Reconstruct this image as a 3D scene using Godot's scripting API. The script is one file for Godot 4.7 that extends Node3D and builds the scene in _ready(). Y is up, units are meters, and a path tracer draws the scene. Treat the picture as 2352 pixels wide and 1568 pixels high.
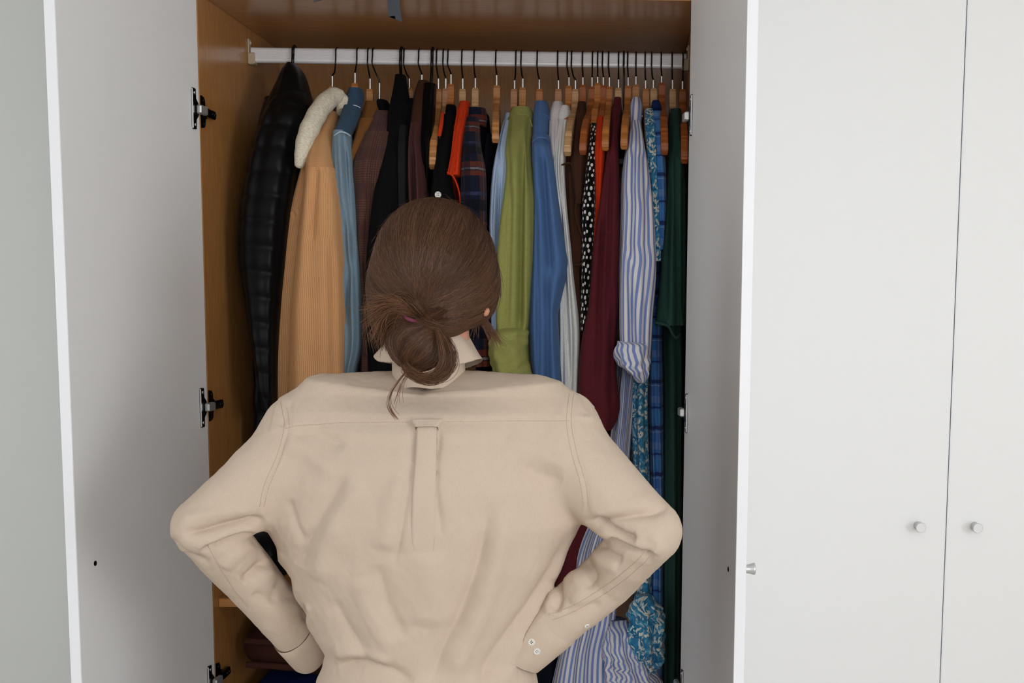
extends Node3D
# ---------------------------------------------------------------- camera constants (fitted to the photograph)
const F := 2900.19
const PX := 1478.02
const PY := 1012.73
const CAM := Vector3(0.3573, 1.4519, 2.5217)
const EUL := Vector3(-0.1143, -0.0122, 0.0122)
const HLX := -0.4792
const HRX := 0.4693
const HZ := 0.012
const RAILZ := -0.3285
const RAILY := 1.9651
var B: Basis
var M := {}
var rng := RandomNumberGenerator.new()

func _ready():
	rng.seed = 7
	B = Basis.from_euler(EUL, EULER_ORDER_YXZ)
	# camera
	var cam := Camera3D.new()
	cam.name = "camera"
	cam.projection = Camera3D.PROJECTION_FRUSTUM
	cam.near = 0.05
	cam.far = 60.0
	cam.size = 0.05 * 1568.0 / F
	cam.frustum_offset = Vector2((1176.0 - PX) / F, (PY - 784.0) / F) * 0.05
	cam.transform = Transform3D(B, CAM)
	add_child(cam)
	cam.current = true
	# sky and exposure
	var env := Environment.new()
	env.background_mode = Environment.BG_SKY
	var sky := Sky.new()
	var psm := ProceduralSkyMaterial.new()
	psm.sky_top_color = Color(0.62, 0.72, 0.86)
	psm.sky_horizon_color = Color(0.85, 0.88, 0.92)
	psm.ground_bottom_color = Color(0.45, 0.45, 0.44)
	psm.ground_horizon_color = Color(0.7, 0.7, 0.7)
	psm.sky_energy_multiplier = 1.0
	sky.sky_material = psm
	env.sky = sky
	env.tonemap_mode = Environment.TONE_MAPPER_LINEAR
	env.tonemap_exposure = 0.9
	env.sdfgi_enabled = true
	env.ssao_enabled = true
	env.ssil_enabled = true
	var we := WorldEnvironment.new()
	we.name = "world_environment"
	we.environment = env
	add_child(we)
	# daylight from windows right and behind the camera; the left one is added fill
	window_or_fill_light("daylight_right", Vector3(2.86, 1.5, 3.45), Vector2(1.6, 1.4), PI / 2, 2.7)
	window_or_fill_light("daylight_behind", Vector3(0.9, 1.45, 4.54), Vector2(1.2, 1.6), 0.0, 2.0)
	window_or_fill_light("added_fill_left", Vector3(-2.26, 1.5, 1.6), Vector2(1.0, 1.4), -PI / 2, 0.9)  # unseen source, added to brighten the right open door's inner face
	materials()
	cloths()
	room()
	wardrobes()
	strap()
	rail_and_hangers()
	garments()
	piles()
	person()

func window_or_fill_light(called, p: Vector3, size: Vector2, turn: float, e: float):
	var l := AreaLight3D.new()
	l.name = called
	l.area_size = size
	l.area_normalize_energy = false
	l.light_energy = e
	l.light_color = Color(0.975, 0.982, 0.99)
	l.shadow_enabled = true
	l.set("area_range", 12.0)
	l.position = p
	l.rotation.y = turn
	add_child(l)

# ---------------------------------------------------------------- geometry helpers
func at(x: float, y: float, z: float) -> Vector3:
	var d := B * Vector3((x - PX) / F, -(y - PY) / F, -1.0)
	return CAM + d * ((z - CAM.z) / d.z)

class MB:
	var v := PackedVector3Array()
	var n := PackedVector3Array()
	var uv := PackedVector2Array()
	var c := PackedColorArray()
	var ix := PackedInt32Array()
	var col := Color.WHITE
	func vert(p: Vector3, nn: Vector3, u := Vector2.ZERO) -> int:
		v.append(p); n.append(nn); uv.append(u); c.append(col)
		return v.size() - 1
	func tri(a: int, b: int, d: int):
		var g := (v[d] - v[a]).cross(v[b] - v[a])
		if g.dot(n[a] + n[b] + n[d]) < 0.0:
			ix.append(a); ix.append(d); ix.append(b)
		else:
			ix.append(a); ix.append(b); ix.append(d)
	func quad(a: int, b: int, d: int, e: int):
		tri(a, b, d); tri(a, d, e)
	func flat(ps: Array, nn: Vector3, us: Array = []):
		var k := []
		for i in ps.size():
			k.append(vert(ps[i], nn, us[i] if us.size() > i else Vector2.ZERO))
		for i in range(1, ps.size() - 1):
			tri(k[0], k[i], k[i + 1])
	# a chamfered box with metric texture coordinates
	func box(lo: Vector3, hi: Vector3, b := 0.001, t := Transform3D()):
		var s := hi - lo
		b = minf(b, minf(s.x, minf(s.y, s.z)) * 0.45)
		var cn := (lo + hi) * 0.5
		var h := s * 0.5
		var ax := [Vector3.RIGHT, Vector3.UP, Vector3.BACK]
		for a in 3:
			var u: Vector3 = ax[(a + 1) % 3]
			var w: Vector3 = ax[(a + 2) % 3]
			var hu: float = h[(a + 1) % 3] - b
			var hw: float = h[(a + 2) % 3] - b
			for sg in [-1.0, 1.0]:
				var nn: Vector3 = ax[a] * sg
				var ps := []
				var us := []
				for q in [[-1, -1], [1, -1], [1, 1], [-1, 1]]:
					var p: Vector3 = cn + nn * h[a] + u * hu * q[0] + w * hw * q[1]
					ps.append(t * p)
					us.append(Vector2(p.z, p.y) if a == 0 else Vector2(p.x, p.z) if a == 1 else Vector2(p.x, p.y))
				flat(ps, t.basis * nn, us)
			# the four edges along axis a
			for q in [[-1, -1], [1, -1], [1, 1], [-1, 1]]:
				var e := []
				var us2 := []
				var ha: float = h[a] - b
				for k in [[-1, 0], [1, 0], [1, 1], [-1, 1]]:
					var pu: float = (h[(a + 1) % 3] - (b if k[1] == 1 else 0.0)) * q[0]
					var pw: float = (h[(a + 2) % 3] - (0.0 if k[1] == 1 else b)) * q[1]
					var p2: Vector3 = cn + ax[a] * ha * k[0] + u * pu + w * pw
					e.append(t * p2)
					us2.append(Vector2(p2.x + p2.z, p2.y))
				flat(e, (t.basis * (u * q[0] + w * q[1])).normalized(), us2)
	# closed rings joined into a skin; normals point away from the ring centres
	func loft(rings: Array, us: Array, vs: Array, cap0 := true, cap1 := true, inside := false):
		var nr := rings.size()
		var np: int = rings[0].size()
		var first := v.size()
		var nested: bool = us[0] is Array or us[0] is PackedFloat32Array
		var cen := PackedVector3Array()
		for r in rings:
			var s := Vector3.ZERO
			for p in r: s += p
			cen.append(s / np)
		for i in nr:
			# one sign for the whole ring, so that deep folds keep their outward side
			var vote := 0.0
			for j in np:
				var du: Vector3 = rings[i][(j + 1) % np] - rings[i][(j + np - 1) % np]
				var dv: Vector3 = rings[mini(i + 1, nr - 1)][j] - rings[maxi(i - 1, 0)][j]
				vote += du.cross(dv).dot(rings[i][j] - cen[i])
			var sg := -1.0 if vote < 0.0 else 1.0
			for j in np + 1:
				var jj := j % np
				var p: Vector3 = rings[i][jj]
				var du: Vector3 = rings[i][(jj + 1) % np] - rings[i][(jj + np - 1) % np]
				var dv: Vector3 = rings[mini(i + 1, nr - 1)][jj] - rings[maxi(i - 1, 0)][jj]
				var g := du.cross(dv).normalized()
				if g.length() < 0.5: g = (p - cen[i]).normalized()
				else: g *= sg
				if inside: g = -g
				vert(p, g, Vector2(us[i][j] if nested else us[j], vs[i]))
		for i in nr - 1:
			for j in np:
				var a := first + i * (np + 1) + j
				quad(a, a + 1, a + np + 2, a + np + 1)
		for e in 2:
			if (e == 0 and cap0) or (e == 1 and cap1):
				var i := 0 if e == 0 else nr - 1
				var nn := (cen[i] - cen[1 if e == 0 else nr - 2]).normalized()
				var m := vert(cen[i], nn, Vector2(0, vs[i]))
				var f2 := v.size()
				for j in np: vert(rings[i][j], nn, Vector2(0.01 * j, vs[i]))
				for j in np: tri(m, f2 + j, f2 + (j + 1) % np)
	# an open sheet of points
	func sheet(rows: Array, toward: Vector3, us := 1.0, vs := 1.0):
		var first := v.size()
		var nr := rows.size()
		var nc: int = rows[0].size()
		for i in nr:
			for j in nc:
				var du: Vector3 = rows[i][mini(j + 1, nc - 1)] - rows[i][maxi(j - 1, 0)]
				var dv: Vector3 = rows[mini(i + 1, nr - 1)][j] - rows[maxi(i - 1, 0)][j]
				var g := du.cross(dv).normalized()
				if g.dot(toward) < 0.0: g = -g
				vert(rows[i][j], g, Vector2(us * j / (nc - 1), vs * i / (nr - 1)))
		for i in nr - 1:
			for j in nc - 1:
				var a := first + i * nc + j
				quad(a, a + 1, a + nc + 1, a + nc)
	func tube(pts: Array, rad, sides := 8, caps := true, flatten := 1.0, fl_dir := Vector3.ZERO):
		var rings := []
		var vs := []
		var us := []
		for j in sides + 1: us.append(float(j) / sides * 0.05)
		var up := Vector3.ZERO
		var len := 0.0
		for i in pts.size():
			var d: Vector3 = (pts[mini(i + 1, pts.size() - 1)] - pts[maxi(i - 1, 0)]).normalized()
			if up == Vector3.ZERO:
				up = fl_dir if fl_dir != Vector3.ZERO else (Vector3.UP if absf(d.y) < 0.9 else Vector3.RIGHT)
			up = (up - d * up.dot(d)).normalized()
			var sd := d.cross(up).normalized()
			var r: float = rad[i] if rad is Array or rad is PackedFloat32Array else rad
			var ring := PackedVector3Array()
			for j in sides:
				var a := TAU * j / sides
				ring.append(pts[i] + up * cos(a) * r * flatten + sd * sin(a) * r)
			rings.append(ring)
			if i > 0: len += pts[i].distance_to(pts[i - 1])
			vs.append(len)
		loft(rings, us, vs, caps, caps)
	func lathe(prof: Array, t: Transform3D, sides := 24):
		var rings := []
		var vs := []
		var us := []
		for j in sides + 1: us.append(float(j) / sides * 0.1)
		for q in prof:
			var ring := PackedVector3Array()
			for j in sides:
				var a := TAU * j / sides
				ring.append(t * Vector3(cos(a) * q[0], q[1], sin(a) * q[0]))
			rings.append(ring)
			vs.append(q[1])
		loft(rings, us, vs)
	# a flat outline with thickness, in the transform's xy plane, z from 0 to depth
	func plate(poly: PackedVector2Array, depth: float, t: Transform3D):
		var tr := Geometry2D.triangulate_polygon(poly)
		for z in [0.0, depth]:
			var nn := t.basis * Vector3(0, 0, 1 if z > 0.0 else -1)
			var f := v.size()
			for p in poly: vert(t * Vector3(p.x, p.y, z), nn, p)
			for i in tr.size() / 3: tri(f + tr[i * 3], f + tr[i * 3 + 1], f + tr[i * 3 + 2])
		var area := 0.0
		for i in poly.size():
			var q := poly[(i + 1) % poly.size()]
			area += poly[i].x * q.y - q.x * poly[i].y
		for i in poly.size():
			var a := poly[i]
			var b := poly[(i + 1) % poly.size()]
			var e := (b - a).normalized() * (1.0 if area > 0.0 else -1.0)
			flat([t * Vector3(a.x, a.y, 0), t * Vector3(b.x, b.y, 0), t * Vector3(b.x, b.y, depth), t * Vector3(a.x, a.y, depth)], t.basis * Vector3(e.y, -e.x, 0), [a, b, b, a])
	func mesh() -> ArrayMesh:
		var arr := []
		arr.resize(Mesh.ARRAY_MAX)
		arr[Mesh.ARRAY_VERTEX] = v
		arr[Mesh.ARRAY_NORMAL] = n
		arr[Mesh.ARRAY_TEX_UV] = uv
		arr[Mesh.ARRAY_COLOR] = c
		arr[Mesh.ARRAY_INDEX] = ix
		var m := ArrayMesh.new()
		m.add_surface_from_arrays(Mesh.PRIMITIVE_TRIANGLES, arr)
		return m

func obj(called: String, mb: MB, mat: Material, parent: Node = null) -> MeshInstance3D:
	var o := MeshInstance3D.new()
	o.name = called
	o.mesh = mb.mesh()
	o.material_override = null
	o.mesh.surface_set_material(0, mat)
	if parent == null:
		o.name = numbered(called)
		add_child(o)
	else:
		parent.add_child(o, true)
	return o

var taken := {}
func numbered(called: String) -> String:
	taken[called] = taken.get(called, -1) + 1
	return called if taken[called] == 0 else "%s_%03d" % [called, taken[called]]

func tag(o: Node, label: String, category: String, group := "", kind := ""):
	o.set_meta("label", label)
	o.set_meta("category", category)
	if group: o.set_meta("group", group)
	if kind: o.set_meta("kind", kind)

func thing(called: String, label: String, category: String, p := Vector3.ZERO, group := "") -> Node3D:
	var o := Node3D.new()
	o.name = numbered(called)
	add_child(o)
	o.position = p
	tag(o, label, category, group)
	return o

func struct(called: String, mb: MB, mat: Material) -> MeshInstance3D:
	var o := obj(called, mb, mat)
	o.name = called
	o.set_meta("kind", "structure")
	return o

func spline(pts: Array, per: int) -> Array:
	var out := []
	for i in pts.size() - 1:
		var p0 = pts[maxi(i - 1, 0)]
		var p1 = pts[i]
		var p2 = pts[i + 1]
		var p3 = pts[mini(i + 2, pts.size() - 1)]
		for k in per:
			var t := float(k) / per
			out.append(0.5 * ((2.0 * p1) + (p2 - p0) * t + (2.0 * p0 - 5.0 * p1 + 4.0 * p2 - p3) * t * t + (3.0 * p1 - p0 - 3.0 * p2 + p3) * t * t * t))
	out.append(pts[-1])
	return out

# ---------------------------------------------------------------- materials
func mat(called: String, c: Color, rough := 0.6, metal := 0.0) -> StandardMaterial3D:
	var m := StandardMaterial3D.new()
	m.resource_name = called
	m.albedo_color = c
	m.roughness = rough
	m.metallic = metal
	M[called] = m
	return m

func pic(w: int, h: int, f: Callable) -> ImageTexture:
	var im := Image.create(w, h, false, Image.FORMAT_RGB8)
	for y in h:
		for x in w:
			im.set_pixel(x, y, f.call(x, y))
	return ImageTexture.create_from_image(im)

func noise_tex(size: int, freq: float, lo: Color, hi: Color, normal := 0.0, sd := 1, oct := 3) -> NoiseTexture2D:
	var t := NoiseTexture2D.new()
	t.width = size
	t.height = size
	t.seamless = true
	var nz := FastNoiseLite.new()
	nz.seed = sd
	nz.frequency = freq
	nz.fractal_octaves = oct
	t.noise = nz
	if normal > 0.0:
		t.as_normal_map = true
		t.bump_strength = normal
	else:
		var g := Gradient.new()
		g.set_color(0, lo)
		g.set_color(1, hi)
		t.color_ramp = g
	return t

func bump(m: StandardMaterial3D, t: Texture2D, scale: float):
	m.heightmap_enabled = true
	m.heightmap_texture = t
	m.heightmap_scale = scale

func h2(x: int, y: int, s := 0) -> float:
	var k := (x * 374761393 + y * 668265263 + s * 1274126177) & 0x7fffffff
	k = ((k ^ (k >> 13)) * 1274126177) & 0x7fffffff
	return float((k ^ (k >> 16)) & 0xffff) / 65535.0

func materials():
	# laminate: long fine grain along the second texture axis
	var nz := FastNoiseLite.new()
	nz.seed = 3
	nz.frequency = 0.05
	nz.fractal_octaves = 3
	var grain := pic(256, 512, func(x, y):
		var a := nz.get_noise_2d(x * 4.0, y * 0.16) * 0.5 + 0.5
		var b := h2(x, y / 24 + (x * 7) % 5) 
		var t := clampf(0.25 + 0.6 * a + 0.22 * (b - 0.5), 0.0, 1.0)
		return Color(0.60, 0.405, 0.215).lerp(Color(0.78, 0.56, 0.33), t))
	var w := mat("brown_laminate", Color.WHITE, 0.23)
	w.albedo_texture = grain
	w.uv1_scale = Vector3(4.0, 2.0, 1)
	var w2 := mat("brown_laminate_across", Color.WHITE, 0.23)
	w2.albedo_texture = ImageTexture.create_from_image(turned(grain.get_image()))
	w2.uv1_scale = Vector3(2.0, 4.0, 1)
	var wh := mat("white_melamine", Color(0.93, 0.93, 0.928), 0.42)
	bump(wh, noise_tex(512, 0.25, Color.BLACK, Color.WHITE, 0.0, 5, 2), 0.004)
	wh.uv1_triplanar = true
	wh.uv1_world_triplanar = true
	wh.uv1_scale = Vector3(8, 8, 8)
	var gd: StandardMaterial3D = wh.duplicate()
	gd.resource_name = "shaded_white_melamine"
	gd.albedo_color = Color(0.80, 0.81, 0.795)  # shade on the left wardrobe's white doors, put into the colour
	M.shaded_white_melamine = gd
	mat("white_edge", Color(0.93, 0.935, 0.95), 0.35)
	mat("wall_paint", Color(0.94, 0.94, 0.935), 0.9)
	mat("ceiling_paint", Color(0.96, 0.96, 0.955), 0.9)
	var fl := mat("floor_oak", Color(0.80, 0.76, 0.71), 0.5)
	fl.albedo_texture = noise_tex(512, 0.02, Color(0.8, 0.8, 0.8), Color.WHITE, 0.0, 9)
	mat("chrome", Color(0.78, 0.78, 0.79), 0.22, 1.0)
	mat("dark_chrome", Color(0.10, 0.095, 0.09), 0.25, 0.85)
	mat("satin_metal", Color(0.83, 0.83, 0.82), 0.32, 0.75)
	mat("knob_metal", Color(0.80, 0.80, 0.80), 0.38, 0.55)
	mat("rail_aluminium", Color(0.94, 0.93, 0.94), 0.42, 0.2)
	mat("plate_plastic", Color(0.72, 0.66, 0.56), 0.4)
	mat("window_glass", Color(1, 1, 1, 0.06), 0.05).transparency = BaseMaterial3D.TRANSPARENCY_ALPHA
	mat("strap_webbing", Color(0.26, 0.28, 0.31), 0.9)
	mat("black_plastic", Color(0.025, 0.025, 0.028), 0.4)

func turned(im: Image) -> Image:
	var o: Image = im.duplicate()
	o.rotate_90(CLOCKWISE)
	return o

# ---------------------------------------------------------------- room
func slab(called, lo: Vector3, hi: Vector3, m):
	var mb := MB.new()
	mb.box(lo, hi, 0.001)
	return struct(called, mb, M[m])

func room():
	slab("floor", Vector3(-2.4, -0.1, -0.75), Vector3(3.0, 0, 4.75), "floor_oak")
	slab("ceiling", Vector3(-2.4, 2.62, -0.75), Vector3(3.0, 2.72, 4.75), "ceiling_paint")
	slab("wall_back", Vector3(-2.4, 0, -0.73), Vector3(3.0, 2.62, -0.61), "wall_paint")
	# [wall, along axis, fixed near, fixed far, run start, run end, opening start, opening end, sill, head]
	var n := 1
	for q in [["wall_left", 2, -2.42, -2.3, -0.61, 4.6, 1.1, 2.1, 0.8, 2.2], ["wall_right", 2, 2.9, 3.02, -0.61, 4.6, 2.65, 4.25, 0.8, 2.2], ["wall_front", 0, 4.6, 4.75, -2.42, 3.02, 0.3, 1.5, 0.65, 2.25]]:
		var P := func(run: float, y: float, f: float) -> Vector3: return Vector3(f, y, run) if q[1] == 2 else Vector3(run, y, f)
		var mb := MB.new()
		for r in [[q[4], q[6], 0.0, 2.62], [q[7], q[5], 0.0, 2.62], [q[6], q[7], 0.0, q[8]], [q[6], q[7], q[9], 2.62]]:
			mb.box(P.call(r[0], r[2], q[2]), P.call(r[1], r[3], q[3]), 0.0005)
		struct(q[0], mb, M.wall_paint)
		var fr := MB.new()
		var m0: float = lerpf(q[2], q[3], 0.3 if q[2] > 0.0 else 0.7)
		var m1: float = m0 + 0.05 * signf(q[2])
		var f0 := minf(m0, m1)
		var f1 := maxf(m0, m1)
		for y in [q[8], q[9] - 0.05]: fr.box(P.call(q[6], y, f0), P.call(q[7], y + 0.05, f1), 0.003)
		for x in [q[6], (q[6] + q[7]) / 2 - 0.025, q[7] - 0.05]: fr.box(P.call(x, q[8] + 0.05, f0), P.call(x + 0.05, q[9] - 0.05, f1), 0.003)
		var o := struct("window_%d" % n, fr, M.white_melamine)  # the left wall's window is made up to hold the fill light
		var g := MB.new()
		g.box(P.call(q[6] + 0.02, q[8] + 0.02, (f0 + f1) / 2 - 0.003), P.call(q[7] - 0.02, q[9] - 0.02, (f0 + f1) / 2 + 0.003), 0.0005)
		obj("pane", g, M.window_glass, o)
		n += 1

# ---------------------------------------------------------------- wardrobes
func knob_profile() -> Array:
	return [[0.0085, 0.0], [0.0083, 0.004], [0.0076, 0.010], [0.0074, 0.013], [0.0080, 0.018], [0.0098, 0.0235], [0.0102, 0.0245], [0.0102, 0.0262], [0.0094, 0.0272]]

func cup_outline() -> PackedVector2Array:
	var p := PackedVector2Array()
	for q in [[0, -39], [13, -38], [14, -20], [17, -17], [22, -13], [26, -7], [27, 0], [26, 7], [22, 13], [17, 17], [14, 20], [13, 38], [0, 39], [-3, 35], [-3, -35]]:
		p.append(Vector2(q[0], q[1]) * 0.001)
	return p

func wardrobes():
	var t := 0.018
	var H := 2.36
	var dz := -0.58
	var centres := [0.0, 1.0, -1.0]
	var labels := ["open wardrobe with brown wood-grain interior and white doors, the woman standing before it", "closed white wardrobe with two round metal knobs, right of the open one", "closed white wardrobe, its plain front coloured grey for shade, behind the left open door"]
	for k in 3:
		var cx: float = centres[k]
		var o := thing("wardrobe", labels[k], "wardrobe", Vector3(cx, 0, 0), "row of white wardrobes along the wall")
		for s in [-1.0, 1.0]:
			var mb := MB.new()
			mb.box(Vector3(minf(s * 0.5, s * 0.482), 0.0, dz), Vector3(maxf(s * 0.5, s * 0.482), H, 0.0), 0.0008)
			var sp := obj("side_panel", mb, M.brown_laminate, o)
			if k == 0:
				for hy in [1.798, 1.2236, 0.664]:
					var hm := MB.new()
					var a: float = s * 0.482
					# winged mounting plate screwed to the panel
					var wing := PackedVector2Array()
					for q in [[-2, 31], [-16, 29], [-22, 22], [-24, 12], [-34, 9], [-34, -9], [-24, -12], [-22, -22], [-16, -29], [-2, -31]]:
						wing.append(Vector2(q[0], q[1]) * 0.001)
					var bt := Transform3D(Basis(Vector3(0, 0, 1), Vector3(0, 1, 0), Vector3(-s, 0, 0)), Vector3(a, hy, 0.0))
					hm.plate(wing, 0.003, bt)
					hm.box(Vector3(-0.060, -0.0085, 0.003), Vector3(-0.012, 0.0085, 0.012), 0.002, bt)
					for q in [[-12, 22], [-12, -22], [-50, 0], [-38, 0]]:
						hm.lathe([[0.0036, 0.0], [0.0036, 0.0016], [0.0026, 0.0026], [0.0008, 0.0022]], bt * Transform3D(Basis(Vector3.RIGHT, PI / 2), Vector3(q[0] * 0.001, q[1] * 0.001, 0.003 if q[1] != 0 else 0.012)), 10)
					obj("hinge_mount", hm, M.dark_chrome, sp)
		var bk := MB.new()
		bk.box(Vector3(-0.482, 0.06, dz), Vector3(0.482, H - 0.018, dz + 0.008), 0.0005)
		obj("back_panel", bk, M.brown_laminate, o)
		var tp := MB.new()
		tp.box(Vector3(-0.482, H - t, dz + 0.008), Vector3(0.482, H, 0.0), 0.0008)
		obj("top_panel", tp, M.brown_laminate_across, o)
		var bt2 := MB.new()
		bt2.box(Vector3(-0.482, 0.06, dz + 0.008), Vector3(0.482, 0.06 + t, 0.0), 0.0008)
		obj("bottom_panel", bt2, M.brown_laminate_across, o)
		var pl := MB.new()
		pl.box(Vector3(-0.482, 0.0, -0.04), Vector3(0.482, 0.06, -0.022), 0.0008)
		obj("plinth", pl, M.white_melamine, o)
		var sh := MB.new()
		sh.box(Vector3(-0.4815, 2.0224, dz + 0.008), Vector3(0.4815, 2.0224 + t, -0.012), 0.0008)
		obj("shelf", sh, M.brown_laminate_across, o)
		if k == 0:
			var ls := MB.new()
			ls.box(Vector3(-0.4815, 0.806, dz + 0.008), Vector3(-0.03, 0.824, -0.03), 0.0008)
			obj("shelf", ls, M.brown_laminate_across, o)
			var dv := MB.new()
			dv.box(Vector3(-0.03, 0.078, dz + 0.008), Vector3(-0.012, 0.806, -0.03), 0.0008)
			obj("divider_panel", dv, M.brown_laminate, o)
			rail(o)
		for s in [-1.0, 1.0]:
			var open: bool = k == 0
			var dmb := MB.new()
			var w := 0.497
			var lo := Vector3(minf(0, s * 0.018), 0.03, 0.0)
			var hi := Vector3(maxf(0, s * 0.018), H, w)
			dmb.box(lo, hi, 0.0012)
			var d := obj("door", dmb, M.shaded_white_melamine if k == 2 else M.white_melamine, o)
			var em := MB.new()
			em.box(Vector3(minf(0.0002 * s, s * 0.0178), 0.0302, w - 0.001), Vector3(maxf(0.0002 * s, s * 0.0178), H - 0.0002, w + 0.0006), 0.0004)
			obj("edge_band", em, M.white_edge, d)
			var kp := Transform3D(Basis(Vector3(0, 0, 1), -PI / 2 * s), Vector3(s * 0.018, 1.0, w - 0.0555))
			var km := MB.new()
			km.lathe(knob_profile(), kp, 28)
			obj("knob", km, M.knob_metal, d)
			if open:
				var sc := MB.new()
				sc.lathe([[0.0046, 0.0], [0.0046, 0.0005], [0.0030, 0.0010], [0.0012, 0.0004]], Transform3D(Basis(Vector3(0, 0, 1), PI / 2 * s), Vector3(0, 1.0, w - 0.0555)), 14)
				obj("screw_head", sc, M.dark_chrome, d)
				for hy in [1.798, 1.2236, 0.664]:
					var hc := MB.new()
					var ht := Transform3D(Basis(Vector3(0, 0, -1), Vector3(0, 1, 0), Vector3(-s, 0, 0)), Vector3(0, hy, 0.0325))
					hc.plate(cup_outline(), 0.0026, ht)
					obj("hinge_cup", hc, M.dark_chrome, d)
					var he := MB.new()
					he.box(Vector3(-0.0034, -0.038, 0.0), Vector3(0.0004, 0.038, 0.0036), 0.001, ht)
					for yy in [-0.030, 0.030]:
						he.lathe([[0.0034, 0.0], [0.0034, 0.0010], [0.0022, 0.0020], [0.0006, 0.0014]], ht * Transform3D(Basis(Vector3.RIGHT, PI / 2), Vector3(0.0075, yy, 0.0026)), 10)
					obj("hinge_flange", he, M.chrome, d)
					var ha := MB.new()
					ha.box(Vector3(0.012, -0.0085, 0.0026), Vector3(0.044, 0.0085, 0.0125), 0.0022, ht)
					obj("hinge_arm", ha, M.satin_metal, d)
				d.transform = Transform3D(Basis(Vector3.UP, 0.1060 * -1.0 if s < 0 else 0.1314), Vector3(HLX if s < 0 else HRX, 0, HZ))
			else:
				# shut: hinge at the outer edge, panel lies in front of the frame
				d.transform = Transform3D(Basis(Vector3.UP, PI / 2 if s < 0 else -PI / 2), Vector3(s * 0.4985, 0, 0.002))

func rail(o: Node3D):
	# oval wardrobe rail with fine ribs, and the two hooks that carry it
	var prof := PackedVector2Array()
	var hw := 0.0065
	var hh := 0.0165
	for i in 12:
		var a := PI * i / 11.0
		prof.append(Vector2(cos(a) * hw, hh - hw + sin(a) * hw))
	var yb := hh - hw
	for i in 9:
		for f in [0.0, 0.6, 0.8]:
			prof.append(Vector2(-hw + (0.0009 if f > 0.7 else 0.0), yb - 2.0 * yb * (i + f + 0.1) / 9.0))
	for i in 12:
		var a := PI + PI * i / 11.0
		prof.append(Vector2(cos(a) * hw, -yb + sin(a) * hw))
	for i in 9:
		for f in [0.0, 0.6, 0.8]:
			prof.append(Vector2(hw - (0.0009 if f > 0.7 else 0.0), -yb + 2.0 * yb * (i + f + 0.1) / 9.0))
	var mb := MB.new()
	mb.plate(prof, 0.952, Transform3D(Basis(Vector3(0, 0, 1), Vector3(0, 1, 0), Vector3(-1, 0, 0)), Vector3(0.476, RAILY, RAILZ)))
	obj("clothes_rail", mb, M.rail_aluminium, o)
	for s in [-1.0, 1.0]:
		var b := MB.new()
		b.box(Vector3(minf(s * 0.482, s * 0.466), RAILY - 0.021, RAILZ - 0.011), Vector3(maxf(s * 0.482, s * 0.466), RAILY + 0.004, RAILZ + 0.0105), 0.002)
		b.box(Vector3(minf(s * 0.482, s * 0.4785), RAILY - 0.004, RAILZ - 0.008), Vector3(maxf(s * 0.482, s * 0.4785), RAILY + 0.034, RAILZ + 0.009), 0.0012)
		b.lathe([[0.004, 0.0], [0.004, 0.002], [0.002, 0.003]], Transform3D(Basis(Vector3(0, 0, 1), PI / 2 * s), Vector3(s * 0.4785, RAILY + 0.026, RAILZ)), 10)
		obj("rail_bracket", b, M.plate_plastic, o)

func strap():
	# webbing strap of something stored on the shelf, hanging over its front edge
	for k in 2:
		var o := MB.new()
		var xa := 905.0 if k == 0 else 735.0
		var pts := []
		var end := at(908.0, 40.0, -0.002) if k == 0 else at(735.0, 1.0, -0.004)
		var top := Vector3(at(xa - 6, -60, -0.006).x, 2.0435, 0)
		pts = spline([Vector3(top.x - 0.03, 2.0435, -0.16), Vector3(top.x - 0.012, 2.0435, -0.06), Vector3(top.x, 2.043, -0.016), Vector3(top.x + 0.004, 2.034, -0.0075), Vector3(lerpf(top.x, end.x, 0.5), lerpf(2.03, end.y, 0.5), -0.006), Vector3(end.x, end.y, end.z)], 6)
		var rows := []
		var hw := 0.0118
		for i in pts.size():
			var p: Vector3 = pts[i]
			rows.append(p)
		var f := []
		var bk := []
		for i in rows.size():
			var d: Vector3 = (rows[mini(i + 1, rows.size() - 1)] - rows[maxi(i - 1, 0)]).normalized()
			var sd := Vector3(1, -0.12, 0).normalized()
			sd = (sd - d * sd.dot(d)).normalized()
			var nn := d.cross(sd).normalized()
			if nn.z < 0 and nn.y < 0.5: nn = -nn
			if absf(nn.z) < 0.5 and nn.y < 0: nn = -nn
			var ra := PackedVector3Array()
			for q in [[-1, 1], [1, 1], [1, -1], [-1, -1]]:
				var skew := Vector3.ZERO
				if k == 0 and i == rows.size() - 1:
					skew = d * (0.011 * q[0])
				ra.append(rows[i] + sd * hw * q[0] + nn * 0.0009 * q[1] + skew)
			f.append(ra)
		var vs := []
		for i in f.size(): vs.append(i * 0.01)
		o.loft(f, [0.0, 0.02, 0.022, 0.042, 0.044], vs)
		var n := obj("strap", o, M.strap_webbing)
		tag(n, "grey webbing strap end with a slanted cut, hanging over the top shelf edge" if k == 0 else "dark strap tip barely showing at the top of the photo, left of the longer strap", "strap", "straps hanging from the top shelf")

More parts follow.
